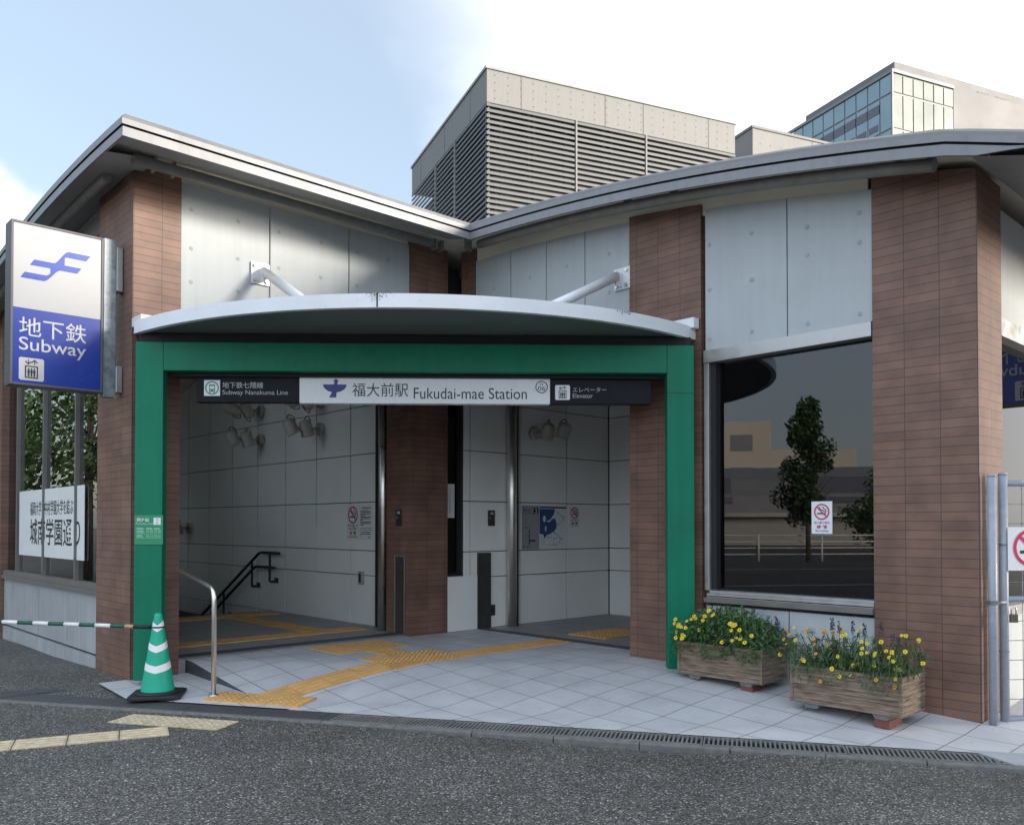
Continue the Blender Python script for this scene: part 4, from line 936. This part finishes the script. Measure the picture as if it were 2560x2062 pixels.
# exit number sticker on the green post
t = thing('hours_sticker', 'light green sticker with exit number 2 and opening hours on the left green post', 'sticker', tuple(fL+Vector((.004, -.001, 1.325))), FA)
sheet(t, 0, .255, 0, .265, 'stickergreen', -.002)
text('福大前', M['print'], t, (.02, .205, .13, .24), -.0035, bold=.02); text('Fukudai-mae', M['palegreen'], t, (.015, .18, .165, .198), -.0035); sheet(t, .17, .235, .178, .242, 'signwhite', -.003, 'number_plate'); text('2', M['greyprint'], t, (.188, .187, .217, .233), -.0045)
text('05:38', M['palegreen'], t, (.105, .105, .165, .124), -.0035); text('23:38', M['palegreen'], t, (.175, .105, .235, .124), -.0035); text('06:16', M['palegreen'], t, (.105, .067, .165, .086), -.0035); text('00:16', M['palegreen'], t, (.175, .067, .235, .086), -.0035)
lines(t, [(.02, .08, .14, .008), (.105, .16, .14, .008), (.175, .23, .14, .008), (.02, .09, .133, .003), (.105, .235, .131, .003), (.02, .08, .115, .007), (.02, .09, .105, .004), (.02, .235, .095, .002), (.02, .07, .077, .007), (.02, .08, .067, .004), (.02, .235, .057, .002)], 'palegreen', -.0035)
# window sticker (right window): on the outside of the glass
t = onwall('no_smoking_sticker', 'white no smoking sticker on the big dark window above the planters', 'sticker', .088, 1.345, 1.427, RW)
sheet(t, 0, .183, 0, .272, 'print'); no_smoking(t, .0915, .185, .068, -.0055, 'red'); text('地下鉄敷地内', M['blueprint'], t, (.025, .083, .158, .104), -.005, bold=.01); text('禁 煙', M['red'], t, (.045, .043, .138, .073), -.005, bold=.02); text('No smoking', M['blueprint'], t, (.035, .014, .148, .034), -.005, bold=.01)
# banner in the left windows
t = onwall('window_banner', 'white banner with black lettering hung behind the left side windows', 'banner', -3.822, 10.2, 1.12, RW)
m = MB(); m.box(0, 2.63, 0, .006, 0, .81); m.build('cloth', M['banner'], t)
text('福岡大学と中村学園大学を結ぶ', M['black'], t, (.52, .50, 2.25, .67), -.002, bold=.004); text('城南学園通り', M['black'], t, (.52, .14, 2.50, .46), -.002, bold=.008)

# ------------------------------------------------------------------ planters and flowers
def planter(label, b0, b1, a0, a1, z0, grp):
    w, d, h = a1-a0, b1-b0, .285
    t = thing('planter_box', label, 'planter', W(b0, a1, z0), RW, grp)      # local x runs to the right, y inwards
    m = MB(); tk = .03; n = 8
    for i in range(n):
        za_, zb_ = i*h/n, (i+1)*h/n-.004; e = random.uniform(-.003, .004)
        m.box(-e, w+e, -e, tk, za_, zb_); m.box(-e, w+e, d-tk, d+e, za_, zb_); m.box(-e*.5, tk, tk, d-tk, za_, zb_); m.box(w-tk, w+e*.5, tk, d-tk, za_, zb_)
    m.box(.006, w-.006, .006, d-.006, -.002, .05); m.box(.004, .02, .004, d-.004, 0, h-.004); m.box(w-.02, w-.004, .004, d-.004, 0, h-.004); m.box(.004, w-.004, .004, .02, 0, h-.004)
    for x in (-.004, w-.022): m.box(x, x+.026, -.007, .0, 0, h)
    m.build('box', M['wood'], t, .004)
    m = MB(); m.box(tk, w-tk, tk, d-tk, .05, h-.035); m.build('soil', M['soil'], t)
    for x in (.10, w-.22): m = MB(); m.prism([(x, 0), (x+.13, 0), (x+.11, -.035), (x+.02, -.035)], .01, d-.02); m.build('foot', M['kerb'], t)
    return t, w, d, h
def leaf(m, p, dr, L, wd, mi=0, droop=.3):
    dr = dr.normalized(); side = dr.cross(Vector((0, 0, 1)))
    if side.length < .1: side = Vector((1, 0, 0))
    side.normalize(); side = side*math.cos(1) + side.cross(dr)*random.uniform(-.5, .5); up = side.cross(dr).normalized()
    a = p; b = p+dr*L*.45+up*L*.04; c = p+dr*L-Vector((0, 0, droop*L))
    m.add([a, b-side*wd+up*wd*.35, b, b+side*wd+up*wd*.35, c], [(0,2,1), (0,3,2), (1,2,4), (2,3,4)], mi, False)
def bloom(par, c, n_dir, r, mat, name='flower'):
    m = MB(); n_dir = n_dir.normalized(); q = n_dir.to_track_quat('Z', 'Y').to_matrix().to_4x4(); K = 9
    for k in range(K):
        a = 2*math.pi*k/K+random.uniform(-.1, .1); rr = r*random.uniform(.85, 1.08)
        pts = [(0, 0, 0), (rr*.6, -rr*.24, .004), (rr, -rr*.13, -.001), (rr*1.04, rr*.1, -.001), (rr*.6, rr*.24, .004)]
        Rm = Matrix.Rotation(a, 4, 'Z'); m.add([c+(q @ Rm @ Vector(p)) for p in pts], [(0,1,2,3,4)], 0)
    m.lathe([(r*.32, .001), (r*.30, r*.16), (r*.12, r*.24)], 10, 1, M=q, c=c)
    return m.build(name, [mat, M['fcentre']], par, fix=False)
P1 = planter('timber look planter box next to the green post, holding the dense bush', -.46, -.06, 1.50, 2.33, .195, 'timber look planters on the paving')
P2 = planter('timber look planter box in front of the right brick pillar, holding the straggly flowers', -.62, -.22, .31, 1.16, .145, 'timber look planters on the paving')
for (pl, w, d, h), lab in ((P1, 'red brick wedged under the right foot of the planter by the green post'), (P2, 'red brick wedged under the right foot of the nearest planter')):
    o = thing('brick', lab, 'brick', pl.location+Matrix.Rotation(RW, 3, 'Z') @ Vector((w-.21, .02, -.036)), RW, 'bricks under the planters')
    m = MB(); m.box(0, .11, 0, .22, -.06, 0); m.build('brick_body', M['redbrick'], o, .003)
def sink(pl): return pl
# dense bush
pl, w, d, h = P1
bu = thing('flowering_bush', 'dense green bush with small yellow flowers in the planter by the green post', 'plant', pl.location+Vector((0, 0, h-.03)), RW)
m = MB(); st = MB()
def hump(x): return .15+.20*math.sin(math.pi*clamp(x/w*.94+.06))**.6
for i in range(1700):
    x = random.uniform(-.05, w+.04); y = random.uniform(-.06, d+.05); top = hump(clamp(x, 0, w))*(1-.35*abs(y/d-.5)*2)
    z = top*random.random()**.5 + .0
    if y < .03 or x > w-.05 or x < .03: z = random.uniform(-.09 if y < .03 else -.03, top*.9)
    az = random.uniform(0, 6.283); dr = Vector((math.cos(az)*.9+(x/w-.5)*.7, math.sin(az)*.9-.45+(y/d-.5)*.8, random.uniform(-.25, .65)))
    leaf(m, Vector((x, y, z)), dr, random.uniform(.06, .11), random.uniform(.011, .019), 0 if random.random() < .8 else 1, random.uniform(.1, .5))
for i in range(60):
    x, y = random.uniform(.05, w-.05), random.uniform(.05, d-.05); st.tube([(x, y, -.02), (x+random.uniform(-.03, .03), y+random.uniform(-.05, .03), hump(x)*.95)], .003, 5)
m.build('foliage', [M['leaf'], M['leafdull']], bu, fix=False); st.build('stems', M['stem'], bu)
for i in range(34):
    x = .02+w*(random.random()**1.25)*.96; y = random.uniform(-.11, .14); z = hump(clamp(x, 0, w))*random.uniform(.15, .9)+.015; y = min(y, -.07)
    if y > .02: z = hump(clamp(x, 0, w))*random.uniform(.92, 1.12)+.02
    bloom(bu, Vector((x, y, z)), Vector((random.uniform(-.4, .5), -1, random.uniform(.2, 1.1))), random.uniform(.016, .022), M['petal'])
# straggly flowers
pl, w, d, h = P2
bu2 = thing('flowering_plant', 'straggly plants with yellow and orange flowers in the planter nearest the gate', 'plant', pl.location+Vector((0, 0, h-.03)), RW)
m = MB(); st = MB(); tops = []
for i in range(190):
    x, y = random.uniform(-.0, w), random.uniform(.0, d); H = random.uniform(.06, .31)*(1.05-.25*abs(x/w-.45)); lx, ly = random.uniform(-.09, .09)+(x/w-.5)*.14, random.uniform(-.14, .05)
    pts = [Vector((x, y, -.02)), Vector((x+lx*.4, y+ly*.4, H*.55)), Vector((x+lx, y+ly, H))]; st.tube(pts, [.003, .0025, .0018], 5, cap=False)
    tops.append(pts[2])
    for k in range(random.randint(8, 15)):
        tt = random.uniform(.1, .95); p = pts[0].lerp(pts[1], tt*2) if tt < .5 else pts[1].lerp(pts[2], tt*2-1)
        az = random.uniform(0, 6.283); leaf(m, p, Vector((math.cos(az), math.sin(az), random.uniform(-.8, .3))), random.uniform(.035, .07), random.uniform(.006, .011), 0 if random.random() < .55 else 1, random.uniform(.3, .9))
for i in range(110):
    x = random.uniform(0, w); leaf(m, Vector((x, random.uniform(-.03, .04), random.uniform(-.07, .06))), Vector((random.uniform(-.5, .5), -1, random.uniform(-.8, .4))), random.uniform(.04, .07), .009, random.randint(0, 1), .5)
m.build('foliage', [M['leafdull'], M['leaf']], bu2, fix=False); st.build('stems', M['stem'], bu2, fix=False)
tops = [p for p in tops if p.y < .12 or p.z > .24]; random.shuffle(tops)
for i, p in enumerate(tops[:52]):
    orange = p.x < w*.42 and random.random() < .75
    bloom(bu2, p+Vector((0, -.01, .004)), Vector((random.uniform(-.5, .5), -1, random.uniform(.1, 1.0))), random.uniform(.013, .019), M['petalo'] if orange else M['petal'])
for i in range(7): bloom(bu2, Vector((random.uniform(.02, w), -.035, random.uniform(-.08, .05))), Vector((random.uniform(-.5, .5), -1, .3)), random.uniform(.014, .02), M['petalo'] if i % 2 else M['petal'])
for x, y, z in ((w*.36, .1, .16), (w*.38, .08, .19), (w*.35, .12, .13), (w*.68, .14, .1), (w*.9, .1, .12)):
    m = MB()
    for k in range(14): m.lathe([(.006, -.006), (.012, 0), (.006, .008)], 6, c=(x+random.uniform(-.025, .025), y+random.uniform(-.02, .02), z+random.uniform(-.03, .03)))
    m.build('withered_bloom', M['withered'], bu2)
# salvia spikes
def salvia(label, pl, spots):
    t = thing('salvia_plant', label, 'plant', pl.location+Vector((0, 0, .255)), RW, 'purple salvia behind the yellow flowers')
    st = MB()
    for x, y, H in spots:
        st.tube([(x, y, -.02), (x, y, H)], .0025, 5)
        m = MB()
        for k in range(26): a = random.uniform(0, 6.28); z = H-.02+random.uniform(-.06, .035); r = .012*(1-clamp((z-H)/.06)); m.lathe([(.002, -.005), (.0055, 0), (.002, .006)], 5, c=(x+r*math.cos(a), y+r*math.sin(a), z))
        m.build('flower_spike', M['purple'], t)
    st.build('stems', M['stem'], t)
salvia('purple salvia spikes behind the dense yellow bush', P1[0], [(.08, .3, .26), (.14, .33, .25), (.45, .33, .31), (.55, .34, .33), (.70, .33, .27), (.80, .28, .27), (.84, .25, .24), (.5, .3, .3)])
salvia('purple salvia spikes behind the straggly planter flowers', P2[0], [(.19, .3, .36), (.21, .27, .33), (.25, .3, .34), (.34, .34, .35), (.43, .34, .34), (.56, .34, .36), (.66, .3, .28), (.70, .3, .26)])

# ------------------------------------------------------------------ gate at the right
gt = thing('mesh_gate', 'grey tubular gate with wire mesh infill next to the right brick pillar', 'gate', (3.612, 6.24, .03))
m = MB(); m.tube([(-.02, 0, 0), (-.02, 0, 1.835)], .031, 16); m.lathe([(.033, 1.835), (.03, 1.85), (.01, 1.856)], 16, c=(-.02, 0, 0)); m.build('hinge_post', M['gatepost'], gt)
gx = thing('fence_post', 'grey steel post standing between the brick pillar and the gate', 'post', (3.471, 6.17, .03))
m = MB(); m.tube([(0, 0, 0), (0, 0, 1.82)], .031, 16); m.lathe([(.033, 1.82), (.03, 1.834), (.01, 1.84)], 16); m.build('tube', M['gatepost'], gx)
m = MB(); m.box(-.035, .035, -.035, .035, .90, .925); m.tube([(.02, -.02, .91), (.105, .02, .91)], .012, 8); m.build('latch_clamp', M['galv'], gx)
gdir = Vector((.995, .10, 0))
def gq(s, z): return gdir*s+Vector((0, 0, z))
m = MB()
for z in (1.775, .93, .06): m.tube([gq(0, z), gq(1.6, z)], .022, 12)
m.tube([gq(1.6, 0), gq(1.6, 1.83)], .031, 14)
m.build('rail', M['gatepost'], gt)
m = MB()
for k in range(1, 17): m.tube([gq(.03+.095*k, .06), gq(.03+.095*k, 1.80)], .0028, 5)
for k in range(1, 13): m.tube([gq(.0, .06+.142*k), gq(1.6, .06+.142*k)], .0028, 5)
m.build('wire_mesh', M['galv'], gt)
m = MB()
for z in (1.33, .55): m.tube([Vector((-.02+.035*math.cos(a), .035*math.sin(a), z)) for a in [2*math.pi*i/16 for i in range(17)]], .004, 6)
m.build('wire_tie', M['galv'], gt)
pk = thing('padlock', 'padlock hanging from the gate latch', 'padlock', (3.625, 6.19, .845))
m = MB(); m.box(-.02, .035, -.012, .012, -.05, .01); m.build('lock_body', M['brass'], pk, .004); m = MB(); m.tube(fillet([(-.01, 0, .01), (-.01, 0, .06), (.025, 0, .06), (.025, 0, .01)], .015), .005, 8); m.build('shackle', M['stainless'], pk)
t = thing('no_smoking_board', 'white no smoking board wired to the gate mesh at the right edge', 'sign', (3.60, 6.24-.04, 1.17), math.atan2(gdir.y, gdir.x))
m = MB(); m.box(0, .42, -.003, .003, 0, .315); m.build('plate', M['signwhite'], t); no_smoking(t, .175, .165, .135, -.006, 'red')
text('禁煙', M['red'], t, (.32, .09, .41, .22), -.005)

# ------------------------------------------------------------------ buildings behind
C1, D1 = Vector((-.394, .919, 0)), Vector((.919, .394, 0)); LR = math.atan2(D1.y, D1.x)      # local x = D1, y = C1
def scr(u, Y): return Vector(((u-1280)/2133*Y, Y, 0))
def sol(P, dr, u):                                 # length along dr from P until it is seen at column u
    r = (u-1280)/2133; return (r*P.y-P.x)/(dr.x-r*dr.y)
Y0 = 19.0; LP = scr(1216, Y0); ll, lr = sol(LP, C1, 1028), sol(LP, D1, 1842)
lz = lambda v, Y: 1.5+(1312-v)/2133*Y
ztop, zband, zbot = lz(161, Y0), lz(246, Y0), 4.0
lb = thing('louvred_plant_building', 'grey louvred rooftop plant enclosure with a concrete band, behind the station roof', 'building', tuple(LP), LR)
m = MB(); m.box(0, lr, 0, ll, zband, ztop); part('concrete_band', m, M['louvreconc'], .01, lb)
m = MB(); m.box(-.03, lr+.03, -.03, ll+.03, ztop, ztop+.06); part('coping', m, M['metal'], 0, lb)
jm = MB()
for x in (.125, .445, .60, .88):
    jm.box(lr*x-.012, lr*x+.012, -.004, .01, zband, ztop)
for y in (.18, .5, .85): jm.box(-.004, .01, ll*y-.012, ll*y+.012, zband, ztop)
nb = int(lr/.32)
for k in range(nb):
    for q in (.15, .38, .62, .85): jm.box(.2+k*.32-.012, .2+k*.32+.012, -.005, .0, lerp(zband, ztop, q)-.012, lerp(zband, ztop, q)+.012)
part('band_joints', jm, M['jointgrey'], 0, lb)
sl_ = MB(); z = zbot; sp = .128
while z < zband-.06:
    for (x0, x1) in ((0, lr),):
        sl_.hexa([(x0, -.01, z), (x1, -.01, z), (x1, .07, z+.07), (x0, .07, z+.07), (x0, -.01, z+.058), (x1, -.01, z+.058), (x1, .07, z+.115), (x0, .07, z+.115)])
    sl_.hexa([(-.01, 0, z), (-.01, ll, z), (.07, ll, z+.07), (.07, 0, z+.07), (-.01, 0, z+.058), (-.01, ll, z+.058), (.07, ll, z+.115), (.07, 0, z+.115)])
    z += sp
part('louvre_slats', sl_, M['louvre'], 0, lb)
pm_ = MB()
for x in (.33, .61): pm_.box(lr*x-.02, lr*x+.02, -.03, .06, zbot, zband, 0)
for x in (.06, .16, .18, .30, .45, .48, .72, .86): pm_.box(lr*x-.03, lr*x+.03, .12, .2, zbot, zband, 1)
for y in (.36, .62): pm_.box(-.03, .06, ll*y-.035, ll*y+.035, zbot, zband, 0)
part('louvre_posts', pm_, [M['louvreconc'], M['soffit']], 0, lb)
m = MB(); m.box(.35, lr-.2, .35, ll-.2, zbot, zband-.4); m.box(.15, lr-.1, .15, ll-.15, 0, zbot); part('core', m, M['metal'], 0, lb)
# low concrete block
BP = scr(1886, 23); bl_ = thing('concrete_block_building', 'low pale concrete block between the louvred enclosure and the glass tower', 'building', tuple(BP), LR)
bl0, bl1 = sol(BP, C1, 1843), sol(BP, D1, 2130); zb_ = lz(312, 23)
m = MB(); m.box(0, bl1, 0, bl0+2, 0, zb_); part('wall', m, M['louvreconc'], .01, bl_); m = MB(); m.box(-.03, bl1, -.03, bl0+2, zb_, zb_+.07); part('coping', m, M['whitewall'], 0, bl_)
m = MB(); m.box(bl1*.6, bl1*.6+.02, -.005, 0, 2, zb_)
for k in range(8):
    for q in (.4, .9): m.box(.25+.35*k, .275+.35*k, -.005, 0, zb_-q, zb_-q+.025)
part('joint_lines', m, M['jointgrey'], 0, bl_)
# glass tower
TP = scr(2239, 60); tw = thing('glass_tower', 'tall university building with a blue glass corner and pale wall, top right', 'building', tuple(TP), LR)
tl, tg = sol(TP, C1, 1970), sol(TP, D1, 2393); T = lambda v: lz(v, 60)
zt2 = T(162)
m = MB(); m.box(tg, tg+40, .0, tl, 0, zt2+.05); m.box(.35, tg, .35, tl, 0, zt2-.1); part('wall', m, M['whitewall'], .02, tw)
m = MB(); m.box(1.2, tg+40, .9, tl-1, zt2+.05, zt2+1.25); part('parapet_wall', m, M['whitewall'], .02, tw)
rows = [0, T(400), T(312), T(221), zt2-.25]
m = MB(); n = 6
for r0, r1 in zip(rows[:-1], rows[1:]):
    for k in range(n): m.box(tg*k/n+.05, tg*(k+1)/n-.05, 0, .1, r0+.08, r1-.06)
part('front_glass', m, M['glasspale'], 0, tw)
m = MB(); n2 = 9; s0 = tl*.92
for i, (r0, r1) in enumerate(zip(rows[:-1], rows[1:])):
    for k in range(n2):
        m.box(0, .1, s0*k/n2+.06, s0*(k+1)/n2-.06, r0+.08, r1-.06, 0)
part('side_glass', m, M['glassblue'], 0, tw)
for k in range(1, n2): part('spandrel', MB().box(-.03, .06, s0*k/n2+.06, s0*(k+1)/n2-.06, T(240)-.5, T(240)+.15), M['slab'], 0, tw)
for k in range(1, n2-3): part('spandrel', MB().box(-.03, .02, s0*(k+.15)/n2, s0*(k+.9)/n2, T(300), T(284)), M['slab'], 0, tw)
m = MB(); m.box(0, tg, .06, .12, 0, zt2-.2, 0); m.box(.06, .12, 0, s0, 0, zt2-.2, 0); m.box(-.08, tg, -.08, .12, zt2-.22, zt2, 0); m.box(-.08, .12, .12, tl, zt2-.22, zt2, 0); m.box(-.07, .05, -.07, .05, 0, zt2-.2)
part('mullions', m, M['mullion'], 0, tw)
m = MB(); wx = sol(TP, D1, 2423); wx2 = sol(TP, D1, 2450); m.box(wx, wx2, -.02, .1, T(325), T(290)); o = part('window', m, M['slab'], 0, tw)
for u in (2480, 2527): x = sol(TP, D1, u); part('roof_vent', MB().box(x, x+1.2, .85, 1.2, zt2+.55, zt2+.75), M['jointgrey'], 0, tw)

# ------------------------------------------------------------------ across the street (seen mirrored in the windows)
def crown_mesh(seed, H, Rm, n, col=False):
    rnd = random.Random(seed); m = MB(); cl = []
    for k in range(26 if not col else 34):
        t = rnd.random(); z = H*(.28+.72*t); r = Rm*(math.sin(math.pi*(.12+.86*t)))**.7*(1 if not col else (1.05-.75*t)); a = rnd.uniform(0, 6.28); q = rnd.random()**.5
        cl.append((Vector((r*q*math.cos(a), r*q*math.sin(a), z)), Rm*rnd.uniform(.26, .45)))
    for i in range(n):
        c, rr = rnd.choice(cl); v = Vector((rnd.gauss(0, 1), rnd.gauss(0, 1), rnd.gauss(0, .8))).normalized()*rr*rnd.random()**.4
        p = c+v; s = rnd.uniform(.06, .12); d = Vector((rnd.gauss(0, 1), rnd.gauss(0, 1), rnd.gauss(0, 1))).normalized(); e = d.orthogonal().normalized(); f = d.cross(e)
        m.add([p-e*s, p-f*s*.55, p+e*s, p+f*s*.55], [(0,1,2,3)])
    me = m.build('crown', M['treeleaf'], fix=False); return me
def tree(label, loc, H, Rm, src, grp):
    t = thing('street_tree', label, 'tree', loc, random.uniform(0, 6), grp)
    tr = MB(); tr.tube([(0, 0, -.1), (.04, 0, H*.3), (.0, .05, H*.6), (0, 0, H*.88)], [H*.017, H*.013, H*.009, .015], 8)
    for k in range(7):
        a = random.uniform(0, 6.28); z = H*random.uniform(.28, .6); tr.tube([(0, 0, z), (Rm*.4*math.cos(a), Rm*.4*math.sin(a), z+H*.1), (Rm*.75*math.cos(a), Rm*.75*math.sin(a), z+H*.19)], [.04, .025, .01], 5)
    tr.build('trunk', M['bark'], t)
    if src is None: return t
    c = src.copy(); scene.collection.objects.link(c); c.parent = t; c.scale = (Rm, Rm, H); return t
cr1 = crown_mesh(3, 1, 1, 10); bpy.data.objects.remove(cr1)
def add_tree(label, loc, H, Rm, seed, n, col, grp):
    t = tree(label, loc, H, Rm, None, grp); c = crown_mesh(seed, H, Rm, n, col); c.parent = t
RG = 'trees across the street'
add_tree('narrow street tree mirrored in the middle of the big dark window', (-25.5, -.5, 0), 6.3, 1.35, 5, 8000, True, RG)
add_tree('round bushy tree mirrored at the right edge of the dark window', (-29.5, -8.0, 0), 4.4, 2.4, 6, 4200, False, RG)
add_tree('low shrubby tree mirrored between the narrow tree and the hall', (-31.0, -5.0, 0), 3.6, 1.8, 8, 3000, False, RG)
LT = 'trees mirrored in the side windows'
for i, (x, y, H, r) in enumerate(((-15.5, 12.6, 7.5, 2.6), (-17.5, 16.6, 8.2, 2.9), (-19.5, 21.5, 8.0, 3.0), (-13.2, 9.6, 6.4, 2.2))):
    add_tree(['broad leafy tree mirrored in the middle side window pane', 'broad leafy tree mirrored in the left side window pane', 'leafy tree farthest back of those mirrored in the side windows', 'smaller leafy tree mirrored in the pane beside the left brick pillar'][i], (x, y, 0), H, r, 20+i, 9000, False, LT)
hl = thing('sports_hall', 'long hall with a curved grey roof across the street, mirrored in the dark window', 'building', (-62, -14, 0), R(97))
m = MB(); m.box(-45, 45, -8, 8, 0, 2.8); part('wall', m, M['hallwall'], 0, hl)
m = MB(); prof = [(-9.5, 2.4), (-8.5, 3.7), (-6.5, 5.0), (-3.5, 5.9), (0, 6.3), (3.5, 5.9), (6.5, 5.0), (8.5, 3.7), (9.5, 2.4)]
for (y0, z0_), (y1, z1_) in zip(prof[:-1], prof[1:]): m.hexa([(-46, y0, z0_-.3), (46, y0, z0_-.3), (46, y1, z1_-.3), (-46, y1, z1_-.3), (-46, y0, z0_), (46, y0, z0_), (46, y1, z1_), (-46, y1, z1_)])
part('roof', m, M['hallroof'], 0, hl)
m = MB()
for x in range(-40, 44, 10): m.hexa([(x, -9.0, 3.1), (x+4, -9.0, 3.1), (x+4, -6.6, 5.05), (x, -6.6, 5.05), (x, -9.05, 3.2), (x+4, -9.05, 3.2), (x+4, -6.7, 5.15), (x, -6.7, 5.15)])
part('skylight', m, M['slab'], 0, hl)
wb = thing('cream_building', 'cream multi storey building rising beyond the hall, mirrored in the dark window', 'building', (-95, 0, 0), R(95))
m = MB(); m.box(-14, 14, -8, 8, 0, 13); m.box(-23, -14, -8, 8, 0, 9.8); M['creamwall'] = pm('cream wall', (.40, .37, .325), .8)
part('wall', m, M['creamwall'], 0, wb)
for r in range(3):
    for k in range(6): m = MB(); m.box(-12+k*4, -9.6+k*4, -8.06, -7.9, 2.5+r*3.6, 4.3+r*3.6); part('window', m, M['slab'], 0, wb)
# guard rail along the far kerb
def rail_section(label, p, q):
    t = thing('guard_rail', label, 'guard rail', p, math.atan2(q[1]-p[1], q[0]-p[0]), 'pipe guard rails along the far kerb'); Ln = (Vector(q)-Vector(p)).length
    for x in (0, Ln/2): m = MB(); m.tube([(x+.05, 0, 0), (x+.05, 0, 1.12)], .045, 8); m.build('post', M['railwhite'], t)
    for z in (1.08, .82, .56, .3): m = MB(); m.tube([(0, 0, z), (Ln, 0, z)], .026, 8); m.build('pipe', M['railwhite'], t)
gp0, gp1 = Vector((-24.5, 7.0, 0)), Vector((-31.5, -26, 0))
names = ['first', 'second', 'third', 'fourth', 'fifth', 'sixth']
for k in range(6): rail_section(f'white pipe guard rail across the street, {names[k]} section from the north end of the row', tuple(gp0.lerp(gp1, k/6)), tuple(gp0.lerp(gp1, (k+.985)/6)))
m = MB()
for d0 in (6.5, 14): 
    p, q = Vector((-24.5+d0, 10, .004)), Vector((-31.5+d0, -24, .004)); m.add([p, p+Vector((.18, 0, 0)), q+Vector((.18, 0, 0)), q], [(0,1,2,3)])
tag(m.build('road_markings', M['roadpaint']), kind='structure')
# unseen block added on the right, sized to shade the forecourt
nb_ = thing('shading_block', 'unseen plain block added beyond the right edge to shade the forecourt', 'building', (10.0, 3.2, 0), 0)
m = MB(); m.box(0, 9, -16, 0, 0, 7.6); part('wall', m, M['hallwall'], .02, nb_)
for k in range(5):
    for r in range(2): m = MB(); m.box(-.03, .05, -15+k*3, -13.2+k*3, 1.2+r*3.6, 2.9+r*3.6); part('window', m, M['slab'], 0, nb_)
